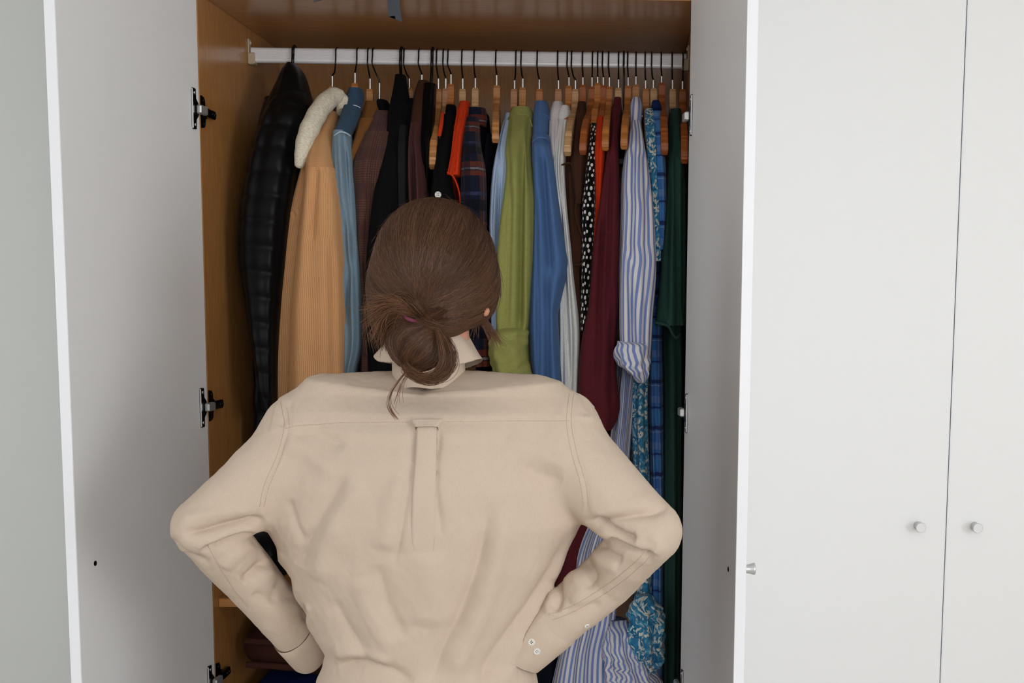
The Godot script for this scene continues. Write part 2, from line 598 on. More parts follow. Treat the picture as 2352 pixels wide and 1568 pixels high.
# ---------------------------------------------------------------- hangers
func rail_and_hangers():
	var tones := {"l": Color(0.92, 0.76, 0.56), "m": Color(0.86, 0.62, 0.38), "o": Color(0.85, 0.56, 0.30), "d": Color(0.74, 0.43, 0.22), "p": Color(0.86, 0.64, 0.48)}
	var gt := noise_tex(256, 0.03, Color(0.72, 0.66, 0.6), Color.WHITE, 0.0, 21)
	for k in tones:
		var m := mat("hanger_wood_" + k, tones[k], 0.42)
		m.albedo_texture = gt
		m.uv1_scale = Vector3(4, 16, 1)
	mat("grey_foam", Color(0.50, 0.45, 0.43), 0.95)
	# [pixel on the rail, pixel and height of the ferrule, tone, pixel of the near arm's tip, what hangs there]
	var hs := [
		["b", 674, 672, 172, 0, "", 640, "black plastic hanger of the black puffer jacket at the rail's left end"],
		["w", 771.6, 763, 175, 200, "m", 735, "wooden hanger inside the cream sherpa collar of the tan corduroy jacket"],
		["w", 820, 815.5, 168, 192, "o", 785, "orange wooden hanger carrying the light denim jacket"],
		["w", 845, 850, 181, 205, "m", 818, "wooden hanger carrying the olive brown jacket, its neck bare above the collar"],
		["w", 856, 872, 191, 231, "d", 850, "tilted wooden hanger with a long bright ferrule, carrying the brown checked blazer"],
		["b", 921, 921, 175, 0, "", 890, "black plastic hanger with a thick hook, carrying the long black jacket"],
		["w", 928, 940, 181, 203, "m", 945, "wooden hanger carrying the black knit top between the black jacket and the maroon leather jacket"],
		["w", 962, 969, 172, 190, "d", 956, "wooden hanger carrying the maroon leather jacket"],
		["b", 993, 990, 195, 0, "", 982, "black plastic hanger carrying the black satin blouse"],
		["w", 1003, 1007, 181, 205, "m", 993, "wooden hanger with a grey foam grip on its arm", 385],
		["w", 1018, 1024, 181, 204, "p", 1009, "wooden hanger carrying the red strap top, beside the grey foam grip"],
		["w", 1029, 1036, 171, 194, "o", 1012, "orange wooden hanger carrying the black shirt with a white button"],
		["w", 1061, 1063, 181, 205, "l", 1046, "pale wooden hanger carrying the orange red tee"],
		["w", 1089, 1092, 180, 203, "l", 1080, "pale wooden hanger carrying the navy and rust flannel shirt"],
		["w", 1139, 1141, 173, 197, "m", 1138, "wooden hanger whose whole near arm shows in the gap left of the light blue shirt", 325],
		["w", 1185, 1182, 185, 205, "p", 1150, "pinkish wooden hanger carrying the light blue shirt"],
		["w", 1197, 1201, 181, 202, "m", 1190, "wooden hanger carrying the green linen shirt"],
		["w", 1234, 1239, 183, 205, "o", 1240, "orange wooden hanger carrying the blue denim shirt"],
		["w", 1281, 1283, 185, 205, "p", 1268, "wooden hanger carrying the greyish white blouse next to the blue denim shirt"],
		["w", 1303, 1307, 178, 198, "o", 1284, "orange wooden hanger carrying the bright white long-sleeved shirt"],
		["w", 1313, 1322, 185, 205, "l", 1303, "pale wooden hanger with its near arm showing right of the white shirt", 355],
		["w", 1338, 1339, 178, 196, "d", 1328, "dark orange wooden hanger carrying the brown vest"],
		["w", 1361, 1360, 178, 200, "d", 1338, "dark wooden hanger with its near arm showing between brown vest and polka dot dress", 352],
		["w", 1373, 1373, 177, 192, "o", 1354, "yellowish orange wooden hanger carrying the polka dot dress"],
		["w", 1384, 1386, 178, 197, "d", 1374, "wooden hanger carrying the orange red blouse"],
		["w", 1398, 1400, 178, 200, "o", 1390, "wooden hanger with its near arm showing between orange red blouse and burgundy cardigan", 343],
		["w", 1421, 1421, 183, 203, "l", 1405, "pale wooden hanger carrying the burgundy cardigan"],
		["b", 1433, 1433, 260, 0, "", 1425, "thin black hanger between the burgundy cardigan and the striped shirt"],
		["w", 1442, 1443, 178, 198, "o", 1433, "wooden hanger with an orange arm tip showing left of the striped shirt", 340],
		["w", 1461, 1461, 176, 195, "m", 1458, "wooden hanger carrying the blue and white striped shirt"],
		["w", 1482, 1483, 185, 204, "m", 1494, "wooden hanger carrying the teal floral dress"],
		["w", 1497, 1501, 184, 204, "l", 1512, "pale wooden hanger carrying the blue checked shirt"],
		["w", 1519, 1520, 175, 191, "d", 1527, "dark orange wooden hanger with a grey foam grip and bright tip, beside the green top", 352],
		["w", 1544, 1545, 184, 205, "l", 1552, "pale wooden hanger carrying the dark green top"],
		["w", 1569, 1568, 187, 206, "d", 1573, "wooden hanger nearest the right open door", 372]]
	var k := 0
	for h in hs:
		hanger(h, k)
		k += 1

func hanger(h: Array, k: int):
	var black: bool = h[0] == "b"
	var A := at(h[1], 128, RAILZ + 0.012)
	var N := at(h[2], h[4] if not black else h[3], RAILZ)
	N.z = RAILZ
	var fer := at(h[2], h[3], RAILZ)
	var tip := at(h[6], 335, RAILZ + 0.21)
	var o := thing("clothes_hanger", h[7], "hanger", N, "hangers on the wardrobe rail")
	var ax := A.x - N.x
	var top := RAILY - N.y
	var r := 0.0034 if black else 0.0017
	if k == 27: r = 0.0022
	var hk := MB.new()
	var stem := (fer.y - N.y)
	var pts := [Vector3(0, -0.005, 0), Vector3(fer.x - N.x, maxf(stem, 0.002), 0)]
	for q in [[-0.036, 0.004], [-0.018, 0.016], [0.0, 0.0125], [0.012, 0.0105], [0.0165 + r + 0.0004, 0.0], [0.012, -0.0105], [0.0, -0.0125], [-0.012, -0.0125]]:
		pts.append(Vector3(ax, top + q[0], q[1] + (signf(q[1]) * r)))
	var t0: float = maxf(stem, 0.002)
	pts[2].x = lerpf(fer.x - N.x, ax, 0.55)
	if pts[2].y < t0 + 0.004: pts.remove_at(2)
	hk.tube(spline(pts, 5), r, 8)
	obj("hook", hk, M.black_plastic if black else M.steel_wire, o)
	if not black:
		var fm := MB.new()
		fm.tube([Vector3(0, -0.002, 0), Vector3((fer.x - N.x) * 0.5, stem * 0.5, 0), Vector3(fer.x - N.x, stem, 0)], 0.0026, 10)
		obj("ferrule", fm, M.bright_steel, o)
	# shoulder piece, cut in the plane across the rail
	var fwd := Vector3(tip.x - N.x, 0, 0.21).normalized()
	var side := Vector3.UP.cross(fwd).normalized()
	var drop := 0.0
	var up: Array = [[0.0, 0.0], [0.0075, 0.0], [0.0105, -0.006], [0.013, -0.026], [0.03, -0.040], [0.075, -0.052], [0.13, -0.066], [0.18, -0.088], [0.207, -0.113], [0.209, -0.124]]
	var lo: Array = [[0.200, -0.130], [0.186, -0.122], [0.165, -0.106], [0.12, -0.090], [0.07, -0.078], [0.03, -0.070], [0.0, -0.067]]
	# a hanger that wears a garment has shorter arms, which stay inside the cloth
	var reach := 1.0
	var fall := 1.0
	if h.size() > 8: fall = (N.y - at(h[6], h[8], RAILZ + 0.205).y) / 0.128
	else:
		reach = 0.56
		fall = 0.98
	if black:
		reach = 0.56
	var poly := PackedVector2Array()
	var stretch := func(q: Array) -> Vector2: return Vector2(q[0] * (reach if q[0] > 0.02 else 1.0), q[1] * lerpf(1.0, fall, smoothstep(0.0, 0.1, q[0])))
	for q in up: poly.append(stretch.call(q))
	for q in lo: poly.append(stretch.call(q))
	for i in range(lo.size() - 2, -1, -1): poly.append(stretch.call(lo[i]) * Vector2(-1, 1))
	for i in range(up.size() - 1, 0, -1): poly.append(stretch.call(up[i]) * Vector2(-1, 1))
	var th := 0.0075 if black else 0.0115
	var wd := MB.new()
	var t := Transform3D(Basis(fwd, Vector3.UP, -side), side * th * 0.5)
	var inner := PackedVector2Array()
	wd.plate(poly, th, t)
	# rounded cheeks on both faces soften the cut edges
	for off in Geometry2D.offset_polygon(poly, -0.0022):
		wd.plate(off, th + 0.003, Transform3D(t.basis, t.origin + t.basis.z * -0.0015))
	obj("shoulder_piece", wd, M.black_plastic if black else M["hanger_wood_" + h[5]], o)
	if k == 9 or k == 32:
		var gm := MB.new()
		gm.tube([t * Vector3(0.115, -0.072 * fall, th / 2), t * Vector3(0.140, -0.079 * fall, th / 2), t * Vector3(0.168, -0.092 * fall, th / 2)], [0.0080, 0.0088, 0.0084], 14)
		obj("foam_grip", gm, M.grey_foam, o)

# ---------------------------------------------------------------- cloth
func cloth(called: String, c: Color, weave := 0.05, tex: Texture2D = null, size := Vector2(0.06, 0.06), rough := 0.92) -> StandardMaterial3D:
	var m := mat(called, c, rough)
	m.albedo_texture = tex if tex else M.weave_albedo
	m.uv1_scale = Vector3(1.0 / size.x, 1.0 / size.y, 1)
	m.metallic_specular = 0.25
	m.rim_enabled = true
	m.rim = 0.12
	m.rim_tint = 0.7
	return m

func cloths():
	mat("steel_wire", Color(0.20, 0.19, 0.18), 0.3, 0.9)
	mat("bright_steel", Color(0.86, 0.85, 0.84), 0.3, 0.85)
	M.weave_albedo = pic(192, 192, func(x, y):
		var v := 0.86 + 0.09 * h2(x / 2, y / 7, 1) + 0.05 * h2(x / 7, y / 2, 2)
		return Color(v, v, v))
	cloth("puffer_nylon", Color(0.055, 0.055, 0.062), 0.0, null, Vector2(0.06, 0.06), 0.42)
	cloth("black_wool", Color(0.042, 0.042, 0.048))
	cloth("charcoal", Color(0.125, 0.125, 0.13))
	cloth("black_satin", Color(0.03, 0.03, 0.035), 0.0, null, Vector2(0.06, 0.06), 0.4)
	cloth("olive_brown", Color(0.50, 0.33, 0.17))
	cloth("maroon_leather", Color(0.31, 0.19, 0.185), 0.0, null, Vector2(0.06, 0.06), 0.5)
	cloth("dark_brown", Color(0.28, 0.175, 0.125))
	cloth("red_orange", Color(0.86, 0.25, 0.10))
	cloth("light_blue", Color(0.72, 0.80, 0.92))
	cloth("green_linen", Color(0.64, 0.645, 0.37))
	cloth("white_cotton", Color(0.96, 0.96, 0.95))
	cloth("lilac_white", Color(0.90, 0.87, 0.88))
	cloth("burgundy_knit", Color(0.37, 0.135, 0.16))
	cloth("bottle_green", Color(0.17, 0.29, 0.26))
	cloth("navy_dark", Color(0.06, 0.07, 0.12))
	cloth("royal_blue", Color(0.08, 0.15, 0.45))
	cloth("brown_fleece", Color(0.26, 0.145, 0.115))
	# denim: diagonal twill with pale weft
	var twill := func(base: Color, pale: Color, sd: int): return pic(128, 128, func(x, y):
		var d: float = fposmod(float(x + y), 8.0) / 8.0
		var t: float = (0.75 if d < 0.4 else 0.15) * (0.6 + 0.6 * h2(x / 2, y / 2, sd)) + 0.22 * h2(x, y / 9, sd + 1)
		return base.lerp(pale, clampf(t, 0, 1)))
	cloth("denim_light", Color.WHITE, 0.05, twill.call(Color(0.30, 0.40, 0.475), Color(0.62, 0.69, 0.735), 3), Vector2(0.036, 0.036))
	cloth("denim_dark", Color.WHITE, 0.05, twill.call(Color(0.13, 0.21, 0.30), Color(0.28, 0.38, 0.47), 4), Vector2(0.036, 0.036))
	cloth("denim_blue", Color.WHITE, 0.05, twill.call(Color(0.19, 0.32, 0.52), Color(0.42, 0.55, 0.73), 5), Vector2(0.024, 0.024))
	# corduroy: ribs along the length
	var cord := pic(64, 64, func(x, y):
		var s: float = absf(sin(PI * x / 16.0))
		var v := 0.74 + 0.22 * sqrt(s) + 0.07 * (h2(x, y / 2, 6) - 0.5)
		return Color(v, v * 0.985, v * 0.96))
	var cm := cloth("corduroy_tan", Color(0.88, 0.665, 0.475), 0.0, cord, Vector2(0.0150, 0.0150))
	bump(cm, cord, 0.14)
	var cm2 := cloth("twill_tan", Color(0.84, 0.64, 0.455), 0.0, ImageTexture.create_from_image(turned(cord.get_image())), Vector2(0.008, 0.0090))
	bump(cm2, cm2.albedo_texture, 0.015)
	var sh := cloth("sherpa", Color(0.93, 0.90, 0.83), 0.0, noise_tex(256, 0.06, Color(0.84, 0.82, 0.78), Color.WHITE, 0.0, 12, 2), Vector2(0.06, 0.06))
	bump(sh, noise_tex(256, 0.06, Color.BLACK, Color.WHITE, 0.0, 12, 2), 0.06)
	# checks
	cloth("brown_check", Color.WHITE, 0.0, pic(128, 128, func(x, y):
		var b := Color(0.34, 0.225, 0.20)
		if (y / 4) % 2 == 0 and y < 74: b = b.lerp(Color(0.45, 0.32, 0.28), 0.5)
		if (x / 4) % 2 == 0 and x < 64: b = b.lerp(Color(0.24, 0.15, 0.14), 0.5)
		return b.lerp(Color.BLACK, 0.15 * h2(x, y, 8))), Vector2(0.08, 0.08))
	cloth("flannel_check", Color.WHITE, 0.0, pic(160, 160, func(x, y):
		var b := Color(0.10, 0.115, 0.20)
		var lum := func(p, c0, w): return 1.0 if absf(fposmod(p - c0 + 80.0, 160.0) - 80.0) < w else 0.0
		for q in [[30, 9, Color(0.55, 0.24, 0.16)], [44, 4, Color(0.66, 0.62, 0.62)], [58, 8, Color(0.55, 0.24, 0.16)], [112, 5, Color(0.25, 0.27, 0.42)], [140, 14, Color(0.05, 0.055, 0.10)]]:
			if lum.call(float(y), q[0], q[1]): b = b.lerp(q[2], 0.72)
			if lum.call(float(x), q[0], q[1]): b = b.lerp(q[2], 0.55 if (x + y) % 4 < 2 else 0.35)
		return b.lerp(Color.BLACK, 0.2 * h2(x, y, 9))), Vector2(0.13, 0.13))
	cloth("blue_check", Color.WHITE, 0.0, pic(160, 160, func(x, y):
		var b := Color(0.26, 0.47, 0.74)
		for q in [[20, 12, Color(0.48, 0.60, 0.80)], [48, 4, Color(0.08, 0.14, 0.34)], [80, 22, Color(0.30, 0.56, 0.80)], [118, 7, Color(0.07, 0.10, 0.27)], [132, 2, Color(0.72, 0.78, 0.86)]]:
			if absf(y - q[0]) < q[1]: b = b.lerp(q[2], 0.6)
			if absf(x - q[0]) < q[1]: b = b.lerp(q[2], 0.5)
		return b.lerp(Color.BLACK, 0.15 * h2(x, y, 10))), Vector2(0.085, 0.10))
	cloth("navy_check", Color(0.35, 0.38, 0.55), 0.0, M.blue_check.albedo_texture, Vector2(0.085, 0.10))
	# blue stripes along the length
	cloth("blue_stripe", Color.WHITE, 0.0, pic(64, 64, func(x, y):
		var s: float = absf(x - 32.0)
		var t := clampf((16.5 - s) / 4.0, 0.0, 1.0) * (0.80 + 0.2 * h2(x, y / 3, 11))
		return Color(0.90, 0.89, 0.89).lerp(Color(0.45, 0.53, 0.78), t)), Vector2(0.0126, 0.0126))
	# teal leaf print
	var leaf := Image.create(256, 256, false, Image.FORMAT_RGB8)
	leaf.fill(Color(0.22, 0.50, 0.66))
	var lr := RandomNumberGenerator.new()
	lr.seed = 4
	for i in 300:
		var cx := lr.randf() * 256.0
		var cy := lr.randf() * 256.0
		var an := lr.randf() * TAU
		var la := lr.randf_range(9, 20)
		var lb := lr.randf_range(3.0, 6.5)
		var lc: Color = [Color(0.86, 0.85, 0.80), Color(0.82, 0.82, 0.78), Color(0.12, 0.38, 0.54), Color(0.40, 0.66, 0.76), Color(0.88, 0.87, 0.82), Color(0.16, 0.44, 0.60)][i % 6]
		for yy in range(-21, 22):
			for xx in range(-21, 22):
				var u := xx * cos(an) + yy * sin(an)
				var v := -xx * sin(an) + yy * cos(an)
				if absf(u) < la and absf(v) < lb * (1.0 - u * u / (la * la)):
					leaf.set_pixel(posmod(int(cx) + xx, 256), posmod(int(cy) + yy, 256), lc if absf(v) > 0.7 else lc.lerp(Color(0.2, 0.45, 0.55), 0.4))
	cloth("teal_floral", Color.WHITE, 0.0, ImageTexture.create_from_image(leaf), Vector2(0.12, 0.12))
	# white dots scattered on black
	var dots := Image.create(256, 256, false, Image.FORMAT_RGB8)
	dots.fill(Color(0.02, 0.02, 0.022))
	for gy in 8:
		for gx in 8:
			var dx := gx * 32.0 + (16.0 if gy % 2 else 0.0) + lr.randf_range(-7, 7)
			var dy := gy * 32.0 + lr.randf_range(-7, 7)
			var dr := lr.randf_range(5.5, 9.0)
			for yy in range(-10, 11):
				for xx in range(-10, 11):
					if xx * xx + yy * yy * 0.7 < dr * dr: dots.set_pixel(posmod(int(dx) + xx, 256), posmod(int(dy) + yy, 256), Color(0.90, 0.89, 0.86))
	cloth("polka_dot", Color.WHITE, 0.0, ImageTexture.create_from_image(dots), Vector2(0.105, 0.105))
	mat("shirt_button", Color(0.90, 0.89, 0.86), 0.3)
	mat("pale_thread", Color(0.72, 0.78, 0.82), 0.9)

# a tube of cloth whose outline is given by rows [pixel y, left, right, depth z, half depth]
func drape(o: Node, part: String, m: String, rows: Array, fold := 0.10, opts := {}) -> MeshInstance3D:
	var N: int = opts.get("n", 44)
	var per: int = opts.get("per", 7)
	var ls := []
	var rs := []
	var zb := []
	var z := -0.10
	var b := 0.045
	for r in rows:
		if r.size() > 3: z = r[3]
		if r.size() > 4: b = r[4]
		var zz: float = z + opts.get("dz", 0.0)
		ls.append(at(r[1], r[0], zz))
		rs.append(at(r[2], r[0], zz))
		zb.append(Vector2(b, 0))
	ls = spline(ls, per)
	rs = spline(rs, per)
	zb = spline(zb, per)
	var rings := []
	var us := []
	var vs := []
	var p1 := rng.randf() * TAU
	var p2 := rng.randf() * TAU
	var p3 := rng.randf() * TAU
	var len := 0.0
	var puff: float = opts.get("puff", 0.0)
	var crump: float = opts.get("crumple", 0.0)
	var kf: float = opts.get("k", 7.0)
	var pxr := []
	for r in rows: pxr.append(Vector3(r[0], r[1], r[2]))
	pxr = spline(pxr, per)
	for i in ls.size():
		var c: Vector3 = (ls[i] + rs[i]) * 0.5
		if i > 0: len += c.distance_to((ls[i - 1] + rs[i - 1]) * 0.5)
		var a: float = maxf(ls[i].distance_to(rs[i]) * 0.5, 0.002)
		var e := (rs[i] - ls[i]).normalized() as Vector3
		var bb: float = maxf(zb[i].x, 0.003)
		var taper := minf(1.0, minf(len, 0.06) / 0.06 + 0.25)
		var ring := PackedVector3Array()
		var ua := PackedFloat32Array()
		var acc := 0.0
		var half := 0.0
		for j in N:
			var th := -PI / 2 - TAU * j / N
			var ct := cos(th)
			var st := sin(th)
			var f := fold * taper * (0.5 * cos(kf * th + p1 + 1.4 * sin(len * 5.0 + p2)) + 0.3 * cos((kf * 1.7) * th + p2 + len * 4.0) + 0.2 * cos(3.0 * th + p3 - len * 6.0))
			var q := 1.0 + f * (0.25 + 0.75 * absf(st))
			if puff > 0.0: q *= 1.0 + puff * (sqrt(absf(sin(PI * len / opts.get("baffle", 0.052) + 0.25 * sin(2.0 * th + p1)))) - 0.72)
			var s := signf(ct) * pow(absf(ct), 0.85)
			var t := signf(st) * pow(absf(st), 0.9)
			var p := c + e * a * s * (1.0 + 0.35 * f) + Vector3(0, 0, 1) * t * bb * q
			if t > 0.0:
				# long hanging folds, given as [top x, top y, bottom x, bottom y, half width, depth]
				for gv in opts.get("grooves", []):
					var ty: float = (pxr[i].x - gv[1]) / (gv[3] - gv[1])
					if ty <= 0.0 or ty >= 1.0: continue
					var dd: float = (lerpf(pxr[i].y, pxr[i].z, (s + 1.0) * 0.5) - lerpf(gv[0], gv[2], ty)) / gv[4]
					p.z -= gv[5] * exp(-dd * dd) * minf(1.0, sin(PI * ty) * 2.5) * minf(1.0, t * 2.5)
			if crump > 0.0:
				var w := crump * (sin(p.x * 150.0 + p1 + 3.0 * sin(p.y * 60.0)) * sin(p.y * 120.0 + p2 + 2.0 * th) + 0.6 * sin(4.0 * th + p.y * 90.0 + p3))
				p += (e * s + Vector3(0, 0, 1) * t) * w
			ring.append(p)
		for j in N + 1:
			ua.append(acc)
			acc += ring[j % N].distance_to(ring[(j + 1) % N])
		half = (acc - ring[0].distance_to(ring[1])) * 0.5
		for j in ua.size(): ua[j] -= half
		rings.append(ring)
		us.append(ua)
		vs.append(len)
	# keep the weave running straight: scale every row to the mean girth
	if not opts.get("free", false):
		var mean := 0.0
		for u in us: mean += u[N]
		mean /= us.size()
		for u in us:
			var g: float = lerpf(1.0, mean / maxf(u[N], 0.001), 0.8)
			for j in u.size(): u[j] *= g
	var mb := MB.new()
	mb.loft(rings, us, vs)
	return obj(part, mb, M[m], o)

func line(o: Node, part: String, m: String, px: Array, r: float, z: float):
	var pts := []
	for q in px: pts.append(at(q[0], q[1], z if q.size() < 3 else q[2]))
	var mb := MB.new()
	mb.tube(spline(pts, 5), r, 6)
	return obj(part, mb, M[m], o)

func button(o: Node, p: Vector3, r: float, turn := Basis()):
	var mb := MB.new()
	var t := Transform3D(turn * Basis(Vector3.RIGHT, PI / 2), p)
	mb.lathe([[r * 0.9, -0.0008], [r, 0.0], [r, 0.0010], [r * 0.86, 0.0017], [r * 0.72, 0.0012], [r * 0.3, 0.0011], [0.0004, 0.0011]], t, 20)
	var b := obj("button", mb, M.shirt_button, o)
	var hm := MB.new()
	for q in [[-1, -1], [1, -1], [1, 1], [-1, 1]]:
		hm.lathe([[r * 0.13, 0.0], [r * 0.13, 0.0013], [0.0001, 0.0014]], t * Transform3D(Basis(), Vector3(q[0] * r * 0.24, 0, q[1] * r * 0.24)), 8)
	obj("thread_hole", hm, M.charcoal, b)

func garment(called: String, label: String, cat: String) -> Node3D:
	return thing(called, label, cat, Vector3.ZERO, "clothes on the wardrobe rail")

func garments():
	var o: Node3D
	o = garment("puffer_jacket", "black quilted puffer jacket at the left end of the rail", "jacket")
	drape(o, "collar", "puffer_nylon", [[148, 662, 680, -.29, .03], [165, 652, 694, -.28, .05], [190, 642, 704, -.27, .06], [225, 626, 712, -.25, .07], [262, 612, 716, -.23, .07]], .06)
	drape(o, "sleeve", "puffer_nylon", [[215, 640, 712, -.24, .05], [260, 610, 720, -.20, .06], [330, 584, 696, -.16, .055], [420, 562, 680, -.135, .05], [500, 551, 668, -.125], [600, 550, 658], [700, 566, 648], [800, 583, 642], [900, 604, 640], [950, 622, 640]], .10, {"puff": .16, "n": 56, "per": 14})
	drape(o, "body", "puffer_nylon", [[240, 625, 705, -.33, .13], [420, 600, 690, -.34, .16], [650, 600, 680], [930, 610, 676], [1100, 600, 690], [1310, 592, 684]], .05, {"puff": .10, "per": 18, "baffle": .075})
	o = garment("corduroy_jacket", "tan corduroy jacket with a cream sherpa collar", "jacket")
	var cp := []
	for q in [[686, 386, -.085], [692, 358, -.088], [701, 322, -.10], [718, 282, -.13], [740, 245, -.17], [766, 223, -.215], [786, 234, -.23], [790, 258, -.22]]: cp.append(at(q[0], q[1], q[2]))
	var cmb := MB.new()
	var cpt := spline(cp, 6)
	var crad := []
	for i in cpt.size(): crad.append(lerpf(0.004, 0.0200, sqrt(minf(1.0, i / 16.0))) * (1.0 if i < 34 else 0.8) * (1.0 + 0.03 * sin(i * 1.3)))
	cmb.tube(cpt, crad, 18)
	obj("sherpa_collar", cmb, M.sherpa, o)
	drape(o, "shoulder_yoke", "twill_tan", [[258, 748, 776, -.23, .025], [290, 734, 775, -.19, .035], [330, 719, 772, -.145, .045], [370, 707, 772, -.115, .052], [396, 704, 775, -.10, .050]], .04)
	drape(o, "sleeve", "corduroy_tan", [[388, 705, 775, -.098, .049], [450, 698, 783, -.088, .05], [500, 692, 787, -.085], [600, 680, 792], [700, 670, 794], [780, 667, 795], [850, 664, 793], [930, 662, 796]], .10, {"k": 5.0, "grooves": [[742, 380, 728, 560, 5.0, .008], [772, 560, 776, 900, 6.0, .008]], "n": 72})
	drape(o, "front_panel", "corduroy_tan", [[318, 712, 735, -.18, .03], [400, 690, 722, -.16], [470, 670, 715, -.15], [530, 655, 708, -.145], [650, 637, 700], [760, 632, 694], [850, 632, 690], [925, 632, 700]], .12)
	drape(o, "body", "corduroy_tan", [[270, 742, 772, -.36, .12], [400, 715, 775, -.36, .15], [900, 680, 770]], .06)
	var fl := MB.new()
	var fp := [[664, 488], [694, 476], [690, 500], [684, 516], [668, 526], [651, 536], [651, 520]]
	var fr := []
	for dz in [-.128, -.118]:
		var ring := PackedVector3Array()
		for q in fp: ring.append(at(q[0], q[1], dz + (q[0] - 670) * 0.0002))
		fr.append(ring)
	fl.loft(fr, [0.0, .03, .05, .06, .07, .09, .1, .12], [0.0, 0.01])
	obj("pocket_flap", fl, M.corduroy_tan, o)
	o = garment("denim_jacket", "faded light blue denim jacket with pale stitched seams, beside the corduroy jacket", "jacket")
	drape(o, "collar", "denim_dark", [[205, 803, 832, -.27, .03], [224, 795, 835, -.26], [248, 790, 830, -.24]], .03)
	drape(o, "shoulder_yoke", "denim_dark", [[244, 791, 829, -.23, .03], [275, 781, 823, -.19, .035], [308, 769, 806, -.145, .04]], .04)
	drape(o, "sleeve", "denim_light", [[303, 768, 804, -.145, .038], [360, 767, 811, -.125, .043], [450, 770, 818, -.115], [560, 776, 827], [640, 780, 833], [700, 783, 835], [790, 788, 834], [850, 792, 818], [900, 792, 812]], .22, {"k": 6.0, "grooves": [[800, 330, 806, 640, 6.0, .009], [822, 520, 800, 760, 6.0, .010]], "n": 72})
	line(o, "seam", "pale_thread", [[790, 250, -.205], [800, 244, -.2], [815, 242, -.2], [827, 247, -.205]], .0012, -.2)
	line(o, "seam", "pale_thread", [[768, 312, -.105], [780, 303, -.098], [794, 305, -.1], [804, 312, -.115]], .0016, -.1)
	drape(o, "body", "denim_light", [[250, 795, 825, -.38, .11], [400, 790, 828, -.38, .14], [880, 790, 826]], .05)
	o = garment("brown_jacket", "olive brown jacket seen in a slice right of the denim jacket", "jacket")
	drape(o, "collar", "olive_brown", [[236, 840, 872, -.28, .03], [262, 832, 874, -.25], [285, 828, 866, -.22]], .05)
	drape(o, "sleeve", "olive_brown", [[275, 826, 868, -.22, .035], [320, 816, 850, -.18, .04], [350, 808, 834, -.16], [390, 800, 822, -.15], [500, 800, 822], [700, 802, 826]], .10)
	o = garment("checked_blazer", "brown checked wool blazer with a dark collar, right of the olive brown jacket", "blazer")
	drape(o, "collar", "black_wool", [[232, 868, 890, -.29, .03], [246, 862, 896, -.28], [272, 862, 899, -.27]], .03)
	drape(o, "shoulder", "brown_check", [[258, 862, 904, -.26, .035], [285, 850, 905, -.22, .04], [320, 838, 903, -.175, .045]], .04)
	drape(o, "sleeve", "brown_check", [[306, 842, 903, -.18, .044], [345, 826, 897, -.15, .045], [385, 815, 892, -.13, .045], [440, 817, 884], [560, 824, 868], [640, 832, 870], [760, 836, 870], [870, 834, 868]], .12, {"grooves": [[850, 420, 846, 800, 5.0, .012]], "n": 72})
	drape(o, "body", "brown_check", [[270, 862, 900, -.38, .1], [400, 845, 895, -.38, .13], [900, 840, 890]], .05)
	o = garment("long_jacket", "long black jacket on the thick black hook, left of the woman's head", "jacket")
	drape(o, "collar", "black_wool", [[174, 909, 932, -.30, .025], [215, 903, 938, -.28, .035], [262, 892, 944, -.25, .04]], .05)
	drape(o, "sleeve", "black_wool", [[240, 898, 944, -.25, .04], [330, 882, 934, -.18, .045], [400, 869, 926, -.13], [520, 852, 915, -.10, .05], [620, 843, 905], [740, 842, 905], [850, 850, 905], [950, 850, 900]], .10)
	o = garment("grey_cardigan", "charcoal grey cardigan sleeve showing as a slim strip above the woman's head, on its left", "cardigan")
	drape(o, "sleeve", "charcoal", [[290, 918, 940, -.20, .03], [345, 914, 941, -.15, .035], [420, 914, 940, -.125], [520, 915, 940], [760, 915, 940]], .15)
	o = garment("knit_top", "black knit top squeezed between long black jacket and maroon leather jacket", "sweater")
	drape(o, "sleeve", "black_wool", [[230, 934, 964, -.28, .03], [300, 934, 962, -.22, .04], [420, 930, 958, -.17], [600, 930, 956]], .12)
	o = garment("leather_jacket", "maroon brown leather jacket with a dark collar, above the woman's head", "jacket")
	drape(o, "collar", "dark_brown", [[188, 962, 986, -.30, .028], [215, 953, 993, -.28, .035], [255, 947, 990, -.24, .04], [295, 943, 984, -.20, .04]], .05)
	drape(o, "sleeve", "maroon_leather", [[285, 944, 974, -.19, .035], [330, 940, 972, -.155, .04], [400, 938, 980, -.13, .042], [480, 940, 985, -.12], [700, 942, 986]], .22, {"k": 5.0, "grooves": [[956, 330, 958, 640, 5.0, .012]], "n": 72})
	o = garment("satin_blouse", "black satin blouse on a black hanger, left of the hanger with the grey foam grip", "blouse")
	drape(o, "sleeve", "black_satin", [[194, 974, 1002, -.28, .025], [262, 970, 998, -.22, .03], [330, 970, 994, -.17, .035], [390, 972, 992, -.15], [520, 974, 994]], .20)
	o = garment("camisole", "dark red top with a narrow strap, between two wooden hanger arms above the woman's head", "top")
	drape(o, "strap", "red_orange", [[258, 1014, 1020, -.20, .006], [285, 1009, 1018, -.16], [312, 1005, 1013, -.135]], .05, {"n": 16})
	drape(o, "body", "red_orange", [[300, 1006, 1014, -.28, .05], [420, 1006, 1014, -.28, .09], [620, 1006, 1014]], .05)
	o = garment("black_shirt", "black shirt with one white button showing just above the woman's head", "shirt")
	drape(o, "collar", "black_wool", [[243, 1026, 1047, -.28, .025], [275, 1020, 1047, -.26, .03]], .04)
	drape(o, "sleeve", "black_wool", [[265, 1021, 1046, -.25, .03], [320, 1012, 1041, -.19, .036], [370, 1002, 1035, -.15], [430, 992, 1040, -.125, .042], [520, 986, 1052, -.115], [700, 990, 1056]], .10)
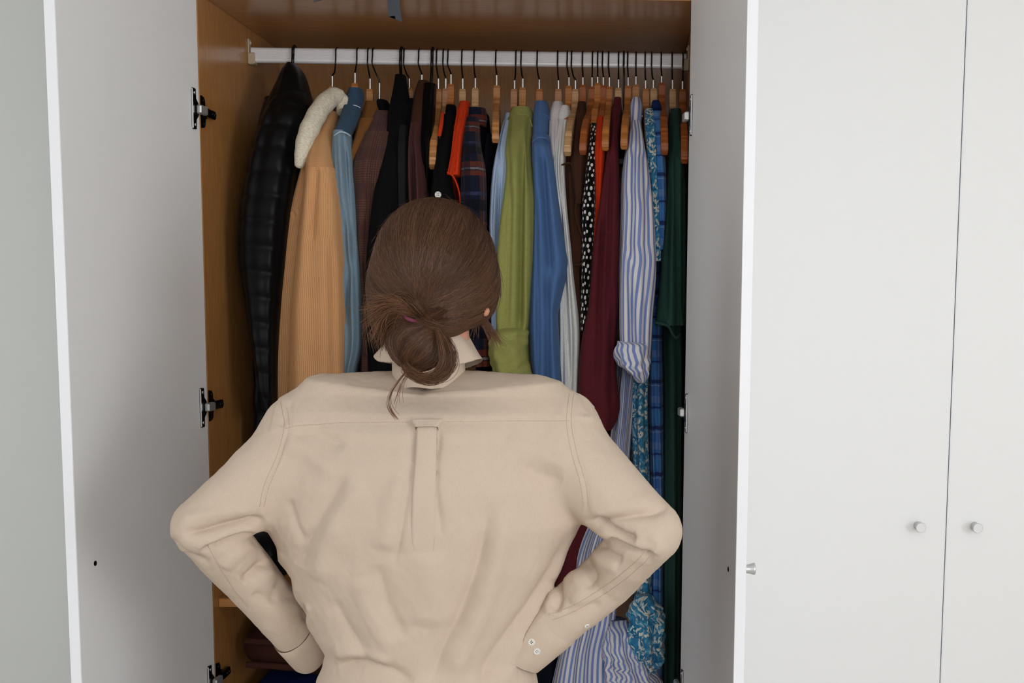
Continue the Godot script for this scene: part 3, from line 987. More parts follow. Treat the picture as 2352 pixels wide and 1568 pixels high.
	button(o, at(1006, 447, -.078), .0066)
	o = garment("tee", "orange red short-sleeved tee between black shirt and flannel shirt", "shirt")
	drape(o, "collar", "red_orange", [[235, 1056, 1080, -.28, .026], [258, 1050, 1079, -.26, .03]], .04)
	drape(o, "sleeve", "red_orange", [[250, 1051, 1078, -.255, .03], [310, 1043, 1067, -.19, .036], [360, 1037, 1062, -.15, .04], [395, 1030, 1060, -.13], [404, 1028, 1059, -.126, .036]], .14, {"grooves": [[1058, 290, 1046, 410, 4.0, .010]], "n": 72})
	line(o, "hem", "red_orange", [[1027, 396, -.092], [1040, 404, -.088], [1050, 425, -.092], [1056, 450, -.1], [1058, 480, -.11]], .0018, -.1)
	drape(o, "body", "red_orange", [[300, 1050, 1064, -.30, .09], [420, 1050, 1062, -.27, .13], [640, 1050, 1062]], .06)
	o = garment("flannel_shirt", "navy and rust checked flannel shirt right of the orange red tee", "shirt")
	drape(o, "collar", "flannel_check", [[250, 1068, 1116, -.28, .03], [272, 1064, 1119, -.27], [290, 1064, 1116, -.25]], .08)
	drape(o, "sleeve", "flannel_check", [[272, 1066, 1102, -.25, .03], [330, 1062, 1104, -.185, .038], [385, 1061, 1114, -.14, .042], [440, 1060, 1117, -.12], [540, 1059, 1118], [700, 1068, 1126], [840, 1074, 1130]], .16)
	drape(o, "body", "navy_dark", [[262, 1098, 1120, -.34, .08], [400, 1098, 1126, -.32, .12], [860, 1100, 1130]], .06)
	o = garment("navy_trousers", "dark navy garment hanging in shadow below the bare hanger arm", "trousers")
	drape(o, "leg", "navy_dark", [[318, 1124, 1142, -.30, .09], [430, 1118, 1142, -.28, .12], [860, 1118, 1142], [1150, 1150, 1240, -.26, .10], [1400, 1190, 1296], [1640, 1190, 1300]], .08)
	o = garment("blue_shirt", "light blue shirt partly behind the green linen shirt", "shirt")
	drape(o, "collar", "light_blue", [[262, 1160, 1184, -.28, .025], [290, 1154, 1180, -.25, .03]], .05)
	drape(o, "sleeve", "light_blue", [[280, 1156, 1178, -.25, .03], [330, 1145, 1172, -.19, .038], [400, 1132, 1170, -.145, .042], [500, 1126, 1160, -.13], [600, 1128, 1158], [760, 1130, 1158]], .22, {"grooves": [[1152, 330, 1142, 620, 4.0, .014]], "n": 72})
	o = garment("linen_shirt", "green linen shirt with a rolled sleeve, right of the woman's head", "shirt")
	line(o, "collar_edge", "green_linen", [[1177, 286, -.207], [1186, 268, -.232], [1200, 262, -.234], [1214, 268, -.235], [1222, 290, -.215]], .0020, -.2)
	drape(o, "collar", "green_linen", [[248, 1176, 1220, -.28, .03], [266, 1168, 1226, -.27, .035], [288, 1165, 1225, -.25]], .05)
	drape(o, "sleeve", "green_linen", [[270, 1168, 1222, -.25, .03], [330, 1162, 1219, -.18, .04], [390, 1165, 1221, -.125, .045], [450, 1160, 1228, -.10, .046], [500, 1153, 1229, -.095], [580, 1146, 1229], [680, 1143, 1224], [740, 1143, 1219], [775, 1146, 1214], [880, 1150, 1222]], .30, {"k": 4.0, "grooves": [[1204, 300, 1197, 790, 7.0, .024], [1180, 420, 1168, 760, 6.0, .008], [1216, 380, 1214, 700, 5.0, .006]], "n": 84})
	drape(o, "rolled_cuff", "green_linen", [[752, 1150, 1206, -.085, .03], [762, 1138, 1212, -.08, .05], [782, 1127, 1212, -.078, .055], [805, 1122, 1210], [830, 1127, 1216], [856, 1135, 1222], [880, 1150, 1220, -.08, .045]], .22, {"crumple": .0022, "k": 4.0})
	o = garment("denim_shirt", "mid blue denim shirt right of the green linen shirt", "shirt")
	line(o, "collar_edge", "denim_blue", [[1226, 282, -.222], [1233, 266, -.226], [1246, 261, -.222], [1258, 268, -.226], [1264, 282, -.235]], .0018, -.2)
	drape(o, "collar", "denim_blue", [[235, 1230, 1258, -.28, .028], [262, 1225, 1263, -.26, .034], [318, 1223, 1263, -.21, .036]], .05)
	drape(o, "sleeve", "denim_blue", [[312, 1223, 1262, -.185, .036], [345, 1222, 1266, -.15, .042], [400, 1223, 1276, -.12, .045], [500, 1223, 1290, -.105], [560, 1221, 1300], [606, 1219, 1307], [650, 1217, 1299], [710, 1215, 1285], [730, 1215, 1283], [800, 1217, 1286], [890, 1226, 1291], [950, 1228, 1292]], .22, {"k": 4.0, "grooves": [[1248, 340, 1268, 640, 7.0, .015], [1236, 420, 1240, 900, 5.0, .010], [1260, 620, 1262, 930, 6.0, .014]], "n": 84})
	line(o, "seam", "denim_blue", [[1224, 325, -.118], [1236, 316, -.11], [1252, 317, -.112], [1263, 326, -.13]], .0022, -.1)
	o = garment("white_blouse", "greyish white blouse partly behind the blue denim shirt", "blouse")
	drape(o, "collar", "lilac_white", [[236, 1270, 1293, -.285, .026], [258, 1263, 1293, -.27, .03], [305, 1255, 1288, -.25]], .06)
	drape(o, "sleeve", "lilac_white", [[280, 1262, 1288, -.23, .03], [340, 1262, 1284, -.185, .035], [420, 1270, 1294, -.16], [520, 1272, 1298]], .2)
	o = garment("white_shirt", "bright white shirt with a long sleeve hanging beside the denim shirt", "shirt")
	drape(o, "collar", "white_cotton", [[245, 1288, 1308, -.28, .026], [262, 1280, 1311, -.27, .03], [288, 1278, 1307, -.255]], .05)
	drape(o, "sleeve", "white_cotton", [[278, 1281, 1306, -.24, .03], [330, 1275, 1302, -.185, .036], [390, 1272, 1298, -.15, .04], [480, 1280, 1304, -.135], [580, 1288, 1314], [640, 1287, 1320], [700, 1284, 1328], [765, 1284, 1334], [830, 1284, 1333], [930, 1284, 1330]], .2, {"grooves": [[1296, 560, 1312, 900, 5.0, .012], [1290, 360, 1294, 600, 4.0, .010]], "n": 72})
	o = garment("brown_vest", "dark brown sleeveless vest right of the white shirt", "vest")
	drape(o, "shoulder", "dark_brown", [[235, 1328, 1346, -.28, .02], [290, 1320, 1346, -.22, .025], [350, 1312, 1345, -.165, .03], [400, 1312, 1343, -.14, .032], [470, 1318, 1340]], .10)
	drape(o, "body", "dark_brown", [[376, 1292, 1338, -.17, .02], [420, 1296, 1338, -.16, .035], [500, 1299, 1340, -.15], [560, 1303, 1349], [600, 1306, 1344], [625, 1312, 1338], [720, 1318, 1340], [840, 1324, 1338]], .16)
	line(o, "armhole_binding", "dark_brown", [[1290, 379, -.125], [1312, 376, -.118], [1320, 410, -.112], [1324, 450, -.11], [1322, 490, -.108], [1334, 535, -.104], [1348, 570, -.104], [1346, 592, -.104], [1334, 606, -.106], [1318, 608, -.11]], .0022, -.1)
	o = garment("dotted_dress", "black dress with white polka dots", "dress")
	drape(o, "sleeve", "polka_dot", [[284, 1358, 1370, -.215, .02], [320, 1355, 1371, -.18, .028], [370, 1349, 1370, -.15, .034], [420, 1343, 1368, -.13], [480, 1337, 1368, -.118], [560, 1337, 1365], [620, 1336, 1360], [700, 1334, 1354], [760, 1334, 1348]], .12)
	o = garment("red_blouse", "orange red blouse between the polka dot dress and the burgundy cardigan", "blouse")
	drape(o, "sleeve", "red_orange", [[270, 1372, 1388, -.24, .024], [310, 1366, 1389, -.19, .03], [360, 1363, 1389, -.155, .036], [420, 1364, 1386, -.14], [490, 1362, 1384], [640, 1345, 1380]], .14)
	o = garment("burgundy_cardigan", "burgundy cardigan with a long buttoned sleeve reaching the woman's shoulder", "cardigan")
	drape(o, "collar", "burgundy_knit", [[226, 1411, 1427, -.285, .024], [258, 1405, 1427, -.26, .03]], .04)
	drape(o, "sleeve", "burgundy_knit", [[250, 1406, 1426, -.255, .03], [300, 1401, 1423, -.20, .036], [350, 1394, 1421, -.16, .04], [450, 1380, 1424, -.118, .045], [540, 1368, 1426, -.095], [620, 1359, 1424], [700, 1351, 1422], [780, 1336, 1416], [860, 1329, 1416], [920, 1330, 1423], [955, 1338, 1420], [985, 1362, 1406]], .18, {"k": 4.0, "grooves": [[1408, 330, 1392, 760, 6.0, .016], [1386, 480, 1372, 900, 7.0, .014], [1404, 640, 1404, 940, 5.0, .012]], "n": 84})
	line(o, "cuff_slit", "black_wool", [[1383, 800, -.0535], [1386, 850, -.052], [1384, 915, -.052]], .0022, -.05)
	drape(o, "body", "burgundy_knit", [[300, 1412, 1424, -.36, .10], [600, 1395, 1420, -.36, .12], [1100, 1320, 1390, -.26, .1], [1340, 1270, 1340, -.2, .08], [1420, 1260, 1330]], .08)
	button(o, at(1386, 971, -.0475), .0062)
	M.shirt_button_dark = M.burgundy_knit
	(o.get_node("button") as MeshInstance3D).mesh.surface_set_material(0, M.burgundy_knit)
	o = garment("striped_shirt", "long blue and white striped shirt dress with a rolled sleeve cuff", "dress")
	line(o, "collar_edge", "blue_stripe", [[1447, 268, -.238], [1455, 252, -.242], [1466, 252, -.243], [1475, 268, -.245]], .0018, -.2)
	drape(o, "collar", "blue_stripe", [[226, 1453, 1470, -.285, .024], [245, 1447, 1476, -.27, .03], [292, 1446, 1472, -.235]], .06)
	drape(o, "sleeve", "blue_stripe", [[280, 1449, 1472, -.235, .03], [330, 1440, 1480, -.175, .038], [400, 1429, 1492, -.125, .044], [500, 1425, 1503, -.09, .046], [600, 1421, 1508, -.085], [650, 1420, 1507], [720, 1421, 1501], [790, 1424, 1497], [850, 1440, 1492]], .20, {"k": 4.0, "grooves": [[1460, 330, 1452, 620, 4.5, .012], [1440, 560, 1462, 860, 6.0, .013], [1486, 420, 1478, 840, 6.0, .011]], "n": 96})
	drape(o, "rolled_cuff", "blue_stripe", [[783, 1420, 1440, -.06, .012], [790, 1415, 1480, -.062, .04], [808, 1412, 1493, -.066, .05], [830, 1418, 1494, -.066], [850, 1436, 1491], [868, 1456, 1488, -.066, .035], [878, 1466, 1482, -.066, .02]], .22, {"crumple": .003})
	drape(o, "body", "blue_stripe", [[300, 1452, 1470, -.37, .09], [640, 1432, 1478, -.36, .12], [900, 1412, 1458, -.23, .10], [1000, 1402, 1450, -.22], [1120, 1386, 1440, -.2], [1250, 1330, 1420, -.19], [1400, 1308, 1414, -.17, .08], [1480, 1290, 1402], [1568, 1270, 1410], [1640, 1255, 1420]], .22, {"k": 8.0, "n": 64})
	drape(o, "skirt_fold", "blue_stripe", [[1420, 1398, 1436, -.15, .02], [1445, 1388, 1450, -.12, .05], [1490, 1384, 1468, -.10, .055], [1540, 1388, 1500], [1600, 1392, 1530]], .30, {"crumple": .004, "free": true})
	o = garment("floral_dress", "teal and cream leaf print dress with a gathered hem, right of the striped shirt dress", "dress")
	drape(o, "sleeve", "teal_floral", [[252, 1480, 1504, -.27, .025], [290, 1481, 1507, -.21, .03], [340, 1484, 1509, -.175, .034], [420, 1489, 1513, -.15], [520, 1495, 1520, -.14], [600, 1498, 1520]], .15)
	drape(o, "body", "teal_floral", [[600, 1470, 1500, -.34, .10], [860, 1450, 1490, -.25, .08], [960, 1447, 1489, -.23], [1060, 1450, 1492], [1200, 1452, 1496], [1400, 1455, 1500]], .2)
	drape(o, "gathered_hem", "teal_floral", [[1366, 1468, 1490, -.12, .012], [1380, 1452, 1506, -.115, .035], [1410, 1441, 1519, -.11, .055], [1450, 1444, 1525, -.105, .06], [1490, 1448, 1524], [1525, 1460, 1516, -.11, .04], [1548, 1478, 1500, -.12, .015]], .30, {"crumple": .005, "n": 72, "per": 9, "free": true})
	o = garment("blue_checked_shirt", "blue and navy checked long shirt left of the dark green top", "shirt")
	drape(o, "collar", "navy_check", [[233, 1498, 1515, -.285, .022], [250, 1495, 1520, -.27, .028], [268, 1496, 1520, -.25]], .05)
	drape(o, "sleeve", "blue_check", [[258, 1497, 1520, -.25, .028], [310, 1501, 1524, -.2, .034], [400, 1505, 1530, -.155, .038], [480, 1509, 1530, -.145], [540, 1511, 1528], [575, 1514, 1524]], .14)
	drape(o, "body", "blue_check", [[600, 1495, 1525, -.36, .10], [850, 1487, 1524, -.28, .09], [1000, 1488, 1525, -.26], [1150, 1490, 1526], [1320, 1488, 1524], [1568, 1490, 1524]], .16, {"k": 6.0})
	o = garment("green_top", "dark green wide-sleeved knit dress nearest the right open door", "dress")
	drape(o, "sleeve", "bottle_green", [[252, 1540, 1564, -.27, .026], [300, 1536, 1567, -.22, .034], [400, 1533, 1573, -.155, .042], [500, 1529, 1575, -.13, .045], [600, 1519, 1576, -.12], [680, 1512, 1576], [740, 1505, 1576], [746, 1505, 1576]], .16, {"k": 4.0, "grooves": [[1550, 300, 1556, 800, 7.0, .015], [1536, 420, 1530, 740, 5.0, .012], [1568, 380, 1568, 740, 4.0, .014]], "n": 84})
	line(o, "sleeve_hem", "bottle_green", [[1505, 741, -.07], [1522, 744, -.072], [1536, 750, -.075], [1546, 768, -.08], [1554, 776, -.085], [1562, 768, -.1]], .0032, -.08)
	drape(o, "body", "bottle_green", [[500, 1535, 1572, -.34, .11], [760, 1522, 1572, -.24, .10], [900, 1524, 1571], [1200, 1522, 1567], [1568, 1519, 1562], [1640, 1519, 1560]], .16)

func piles():
	var o := thing("folded_sweater", "dark brown fleece sweater folded on top of the pile at the wardrobe's lower left", "sweater", Vector3.ZERO, "folded clothes in the lower compartment")
	var spec := [["brown_fleece", 0.622, 0.775, 0.020], ["royal_blue", 0.592, 0.622, 0.006], ["navy_dark", 0.555, 0.592, 0.006], ["navy_dark", 0.52, 0.555, 0.0], ["charcoal", 0.075, 0.52, 0.0]]
	for k in spec.size():
		if k == 1: o = thing("folded_sweater", "royal blue sweater folded under the brown fleece sweater", "sweater", Vector3.ZERO, "folded clothes in the lower compartment")
		if k == 2: o = thing("folded_sweater", "dark navy sweater folded under the royal blue sweater", "sweater", Vector3.ZERO, "folded clothes in the lower compartment")
		if k == 3: o = thing("folded_jeans", "dark folded jeans at the bottom of the pile in the lower left compartment", "jeans", Vector3.ZERO, "folded clothes in the lower compartment")
		if k == 4: continue
		var y0: float = spec[k][1]
		var y1: float = spec[k][2]
		var rings := []
		var us := []
		var vs := []
		for i in 15:
			var t := i / 14.0
			var ring := PackedVector3Array()
			var ua := PackedFloat32Array()
			var w := 0.185 * pow(maxf(sin(PI * clampf(t, 0.015, 0.985)), 0.02), 0.28)
			for j in 40:
				var a := TAU * j / 40
				var cx := signf(cos(a)) * pow(absf(cos(a)), 0.35)
				var cz := signf(sin(a)) * pow(absf(sin(a)), 0.35)
				var sag := 0.012 * cx * cx * t
				ring.append(Vector3(-0.262 + cx * (w + spec[k][3] * sin(3.0 * a + k)), lerpf(y0, y1, t) - sag + 0.004 * sin(cx * 6.0 + k), -0.26 + cz * w * 1.02))
			for j in 41: ua.append(j * 0.03)
			rings.append(ring)
			us.append(ua)
			vs.append(t * (y1 - y0))
		var mb := MB.new()
		mb.loft(rings, us, vs)
		obj("folded_stack", mb, M[spec[k][0]], o)
		var fm := MB.new()
		var n := 2 if k == 0 else 1
		for q in n:
			var yy := lerpf(y0, y1, (q + 1.0) / (n + 1.0))
			fm.tube([Vector3(-0.44, yy, -0.070), Vector3(-0.35, yy - 0.004, -0.066), Vector3(-0.26, yy, -0.066), Vector3(-0.17, yy - 0.003, -0.067), Vector3(-0.085, yy, -0.071)], 0.007, 8)
		obj("fold_edge", fm, M[spec[k][0]], o)
	# what the pile stands on
	o = thing("storage_box", "dark fabric storage box under the folded pile", "box")
	var bx := MB.new()
	bx.box(Vector3(-0.46, 0.079, -0.46), Vector3(-0.06, 0.50, -0.06), 0.006)
	obj("box_body", bx, M.charcoal, o)
	var ld := MB.new()
	ld.box(Vector3(-0.463, 0.50, -0.463), Vector3(-0.057, 0.519, -0.057), 0.006)
	obj("lid", ld, M.charcoal, o)

# ---------------------------------------------------------------- signed distance meshes
func nets(lo: Vector3, hi: Vector3, h: float, f: Callable) -> Array:
	var s := 6
	var n := Vector3i(((hi - lo) / (h * s)).ceil()) * s
	var sx := n.x + 1
	var sy := n.y + 1
	var sxy := sx * sy
	var val := PackedFloat32Array()
	val.resize(sxy * (n.z + 1))
	val.fill(1e9)
	var vid := PackedInt32Array()
	vid.resize(val.size())
	vid.fill(-1)
	var blocks := []
	var reach := h * s * 0.87 * 1.35 + h
	for bz in n.z / s:
		for by in n.y / s:
			for bx in n.x / s:
				var c := lo + Vector3(bx + 0.5, by + 0.5, bz + 0.5) * h * s
				if absf(f.call(c)) < reach: blocks.append(Vector3i(bx, by, bz) * s)
	for b in blocks:
		for z in range(b.z, b.z + s + 1):
			for y in range(b.y, b.y + s + 1):
				for x in range(b.x, b.x + s + 1):
					var i: int = x + y * sx + z * sxy
					if val[i] > 1e8: val[i] = f.call(lo + Vector3(x, y, z) * h)
	var vs := PackedVector3Array()
	var off := PackedInt32Array([0, 1, sx, sx + 1, sxy, sxy + 1, sxy + sx, sxy + sx + 1])
	var cor := [Vector3(0, 0, 0), Vector3(1, 0, 0), Vector3(0, 1, 0), Vector3(1, 1, 0), Vector3(0, 0, 1), Vector3(1, 0, 1), Vector3(0, 1, 1), Vector3(1, 1, 1)]
	var eg := [[0, 1], [2, 3], [4, 5], [6, 7], [0, 2], [1, 3], [4, 6], [5, 7], [0, 4], [1, 5], [2, 6], [3, 7]]
	for b in blocks:
		for z in range(b.z, b.z + s):
			for y in range(b.y, b.y + s):
				for x in range(b.x, b.x + s):
					var i: int = x + y * sx + z * sxy
					var m := 0
					for k in 8:
						if val[i + off[k]] < 0.0: m += 1
					if m == 0 or m == 8: continue
					var p := Vector3.ZERO
					var c := 0
					for e in eg:
						var a := val[i + off[e[0]]]
						var d := val[i + off[e[1]]]
						if (a < 0.0) != (d < 0.0):
							p += cor[e[0]].lerp(cor[e[1]], a / (a - d))
							c += 1
					vid[i] = vs.size()
					vs.append(lo + (Vector3(x, y, z) + p / c) * h)
	var ix := PackedInt32Array()
	for b in blocks:
		for z in range(b.z, b.z + s):
			for y in range(b.y, b.y + s):
				for x in range(b.x, b.x + s):
					var i: int = x + y * sx + z * sxy
					var a := val[i]
					if vid[i] < 0: continue
					for ax in 3:
						var o := 1 if ax == 0 else sx if ax == 1 else sxy
						var u := sx if ax == 0 else sxy if ax == 1 else 1
						var w := sxy if ax == 0 else 1 if ax == 1 else sx
						var d := val[i + o]
						if (a < 0.0) == (d < 0.0) or d > 1e8: continue
						var q := [vid[i], vid[i - u], vid[i - u - w], vid[i - w]]
						if q[1] < 0 or q[2] < 0 or q[3] < 0: continue
						if a < 0.0: ix.append_array([q[0], q[2], q[1], q[0], q[3], q[2]])
						else: ix.append_array([q[0], q[1], q[2], q[0], q[2], q[3]])
	return [vs, ix]

func add_nets(mb: MB, r: Array, col := Color.WHITE, uvscale := 1.0):
	var vs: PackedVector3Array = r[0]
	var ix: PackedInt32Array = r[1]
	var ns := PackedVector3Array()
	ns.resize(vs.size())
	for i in ix.size() / 3:
		var a := ix[i * 3]
		var b := ix[i * 3 + 1]
		var c := ix[i * 3 + 2]
		var g := (vs[c] - vs[a]).cross(vs[b] - vs[a])
		ns[a] += g
		ns[b] += g
		ns[c] += g
	var first := mb.v.size()
	for i in vs.size():
		mb.v.append(vs[i])
		mb.n.append(ns[i].normalized())
		mb.uv.append(Vector2(vs[i].x, vs[i].y) * uvscale)
		mb.c.append(col)
	for i in ix: mb.ix.append(first + i)

static func cone(p: Vector3, a: Vector3, b: Vector3, ra: float, rb: float) -> float:
	var d := b - a
	var t := clampf((p - a).dot(d) / d.length_squared(), 0.0, 1.0)
	return p.distance_to(a + d * t) - lerpf(ra, rb, t)

static func ell(p: Vector3, c: Vector3, r: Vector3) -> float:
	var q := (p - c) / r
	var l := q.length()
	var g := (q / r).length()
	return (l - 1.0) * l / maxf(g, 1e-6)

static func smin(a: float, b: float, k: float) -> float:
	var h := maxf(k - absf(a - b), 0.0) / k
	return minf(a, b) - h * h * k * 0.25

# ---------------------------------------------------------------- the woman
var TR := []
var S := {}
var strokes := []
var yoke := []
var wr := FastNoiseLite.new()

func torso(p: Vector3) -> float:
	var k := TR.size() - 1
	var y := p.y
	var i := 0
	while i < k - 1 and y < TR[i + 1][0]: i += 1
	var A: Array = TR[i]
	var C: Array = TR[i + 1]
	var t: float = clampf((A[0] - y) / (A[0] - C[0]), 0.0, 1.0)
	t = t * t * (3.0 - 2.0 * t) * 0.35 + t * 0.65
	var a: float = lerpf(A[2], C[2], t)
	var b: float = lerpf(A[4], C[4], t)
	var u: float = (p.x - lerpf(A[1], C[1], t)) / a
	var w: float = (p.z - lerpf(A[3], C[3], t)) / b
	var q := sqrt(u * u + w * w)
	if q < 0.05: return maxf(-b * 0.95, maxf(y - TR[0][0], TR[k][0] - y))
	var g := sqrt(u * u / (a * a) + w * w / (b * b))
	return maxf((q - 1.0) * q / g, maxf(y - TR[0][0], TR[k][0] - y))

func shirt_f(p: Vector3) -> float:
	var d := torso(p)
	var sh := minf(minf(cone(p, S.nl, S.tl, .047, .055), cone(p, S.tl, S.sl, .055, .057)), minf(cone(p, S.nr, S.tr, .047, .055), cone(p, S.tr, S.sr, .055, .060)))
	d = smin(d, sh, .055)
	var ul := cone(p, S.al, S.el, .064, .046)
	var ur := cone(p, S.ar, S.er, .068, .046)
	d = smin(d, minf(ul, ur), .022)
	var fl := minf(cone(p, S.el, S.ml, .046, .0425), cone(p, S.ml, S.wl, .0425, .036))
	var fr := minf(cone(p, S.er, S.mr, .046, .044), cone(p, S.mr, S.wr, .044, .039))
	var arm := minf(fl, fr)
	var up := minf(ul, ur)
	if arm < up: return minf(d, smin(arm, up, .007))
	return smin(d, minf(d + 0.05, smin(arm, up, .007)), .006)

func stroke(px: Array, w: float, a: float, z := 0.72):
	var pts := PackedVector2Array()
	var lo := Vector2(9, 9)
	var hi := Vector2(-9, -9)
	var raw := []
	for q in px: raw.append(Vector2(q[0], q[1]))
	for q in spline(raw, 4):
		var v := at(q.x, q.y, z)
		var v2 := Vector2(v.x, v.y)
		pts.append(v2)
		lo = lo.min(v2)
		hi = hi.max(v2)
	strokes.append([pts, w, a, lo - Vector2.ONE * w * 2.5, hi + Vector2.ONE * w * 2.5])

func crease(x: float, y: float) -> float:
	var d := 0.0
	var p := Vector2(x, y)
	for s in strokes:
		if x < s[3].x or y < s[3].y or x > s[4].x or y > s[4].y: continue
		var pts: PackedVector2Array = s[0]
		var best := 1e9
		var bt := 0.0
		for i in pts.size() - 1:
			var e := pts[i + 1] - pts[i]
			var t := clampf((p - pts[i]).dot(e) / e.length_squared(), 0.0, 1.0)
			var q := p.distance_squared_to(pts[i] + e * t)
			if q < best:
				best = q
				bt = (i + t) / (pts.size() - 1)
		var g: float = best / (s[1] * s[1])
		if g < 6.0: d += s[2] * (exp(-g) if s[2] > 0.0 else exp(-1.5 * sqrt(g + 0.12)) * 1.6) * minf(1.0, sin(PI * clampf(bt, 0.0, 1.0)) * 1.8 + 0.02)
	return d

func cloth_disp(p: Vector3, n: Vector3) -> float:
	var d := wr.get_noise_3d(p.x * 16.0 + p.y * 5.0, p.y * 7.0, p.z * 14.0) * 0.0016 + wr.get_noise_3d(p.x * 70.0 + p.y * 25.0, p.y * 38.0 - p.x * 16.0, p.z * 60.0 + 50.0) * 0.00055
	if n.z > 0.0:
		d += crease(p.x, p.y) * smoothstep(0.0, 0.35, n.z)
		var yk := 0.0
		for i in yoke.size() - 1:
			if p.x >= yoke[i].x and p.x < yoke[i + 1].x: yk = lerpf(yoke[i].y, yoke[i + 1].y, (p.x - yoke[i].x) / (yoke[i + 1].x - yoke[i].x))
		if yk > 0.0: d += 0.0016 * smoothstep(-0.002, 0.003, p.y - yk)
	return d

func grad(f: Callable, p: Vector3) -> Vector3:
	var e := 0.002
	return Vector3(f.call(p + Vector3(e, 0, 0)) - f.call(p - Vector3(e, 0, 0)), f.call(p + Vector3(0, e, 0)) - f.call(p - Vector3(0, e, 0)), f.call(p + Vector3(0, 0, e)) - f.call(p - Vector3(0, 0, e))).normalized()

# the point of the shirt's surface that is met from behind, lifted by a little
func on_shirt(x: float, y: float, lift := 0.001) -> Vector3:
	var d := (at(x, y, 0.0) - CAM).normalized()
	var t := 1.55
	for i in 60:
		var f := shirt_f(CAM + d * t)
		if f < 0.0002: break
		t += f * 0.8
		if t > 2.3: break
	var p := CAM + d * t
	var n := grad(shirt_f, p)
	return p + n * (cloth_disp(p, n) + lift)

func stitches(o: Node, px: Array, m: String, step := 0.0027, r := 0.00030, lift := 0.0002):
	var raw := []
	for q in px: raw.append(Vector2(q[0], q[1]))
	var ctrl := []
	for q in spline(raw, 8): ctrl.append(on_shirt(q.x, q.y, lift))
	var mb := MB.new()
	var acc := 0.0
	for i in ctrl.size() - 1:
		var a: Vector3 = ctrl[i]
		var b: Vector3 = ctrl[i + 1]
		var L := a.distance_to(b)
		if L > 0.05: continue
		var n := maxi(1, int(L / step))
		for k in n:
			mb.tube([a.lerp(b, (k + 0.1) / n), a.lerp(b, (k + 0.72) / n)], r, 5)
	return obj("stitching", mb, M[m], o)

func patch(o: Node, part: String, m: String, rows: Array, lift0: float, lift1: float, nx := 9):
	var R := []
	var ny := rows.size()
	for i in ny:
		var r: Array = rows[i]
		var row := []
		var lf := lerpf(lift0, lift1, float(i) / (ny - 1))
		for j in nx + 2:
			var t := clampf((j - 1.0) / (nx - 1.0), 0.0, 1.0)
			var l := lf if j > 0 and j < nx + 1 else -0.002
			row.append(on_shirt(lerpf(r[1], r[2], t), r[0], l))
		R.append(row)
	var mb := MB.new()
	mb.sheet(R, Vector3(0, 0, 1), 0.05, 0.2)
	return obj(part, mb, M[m], o)

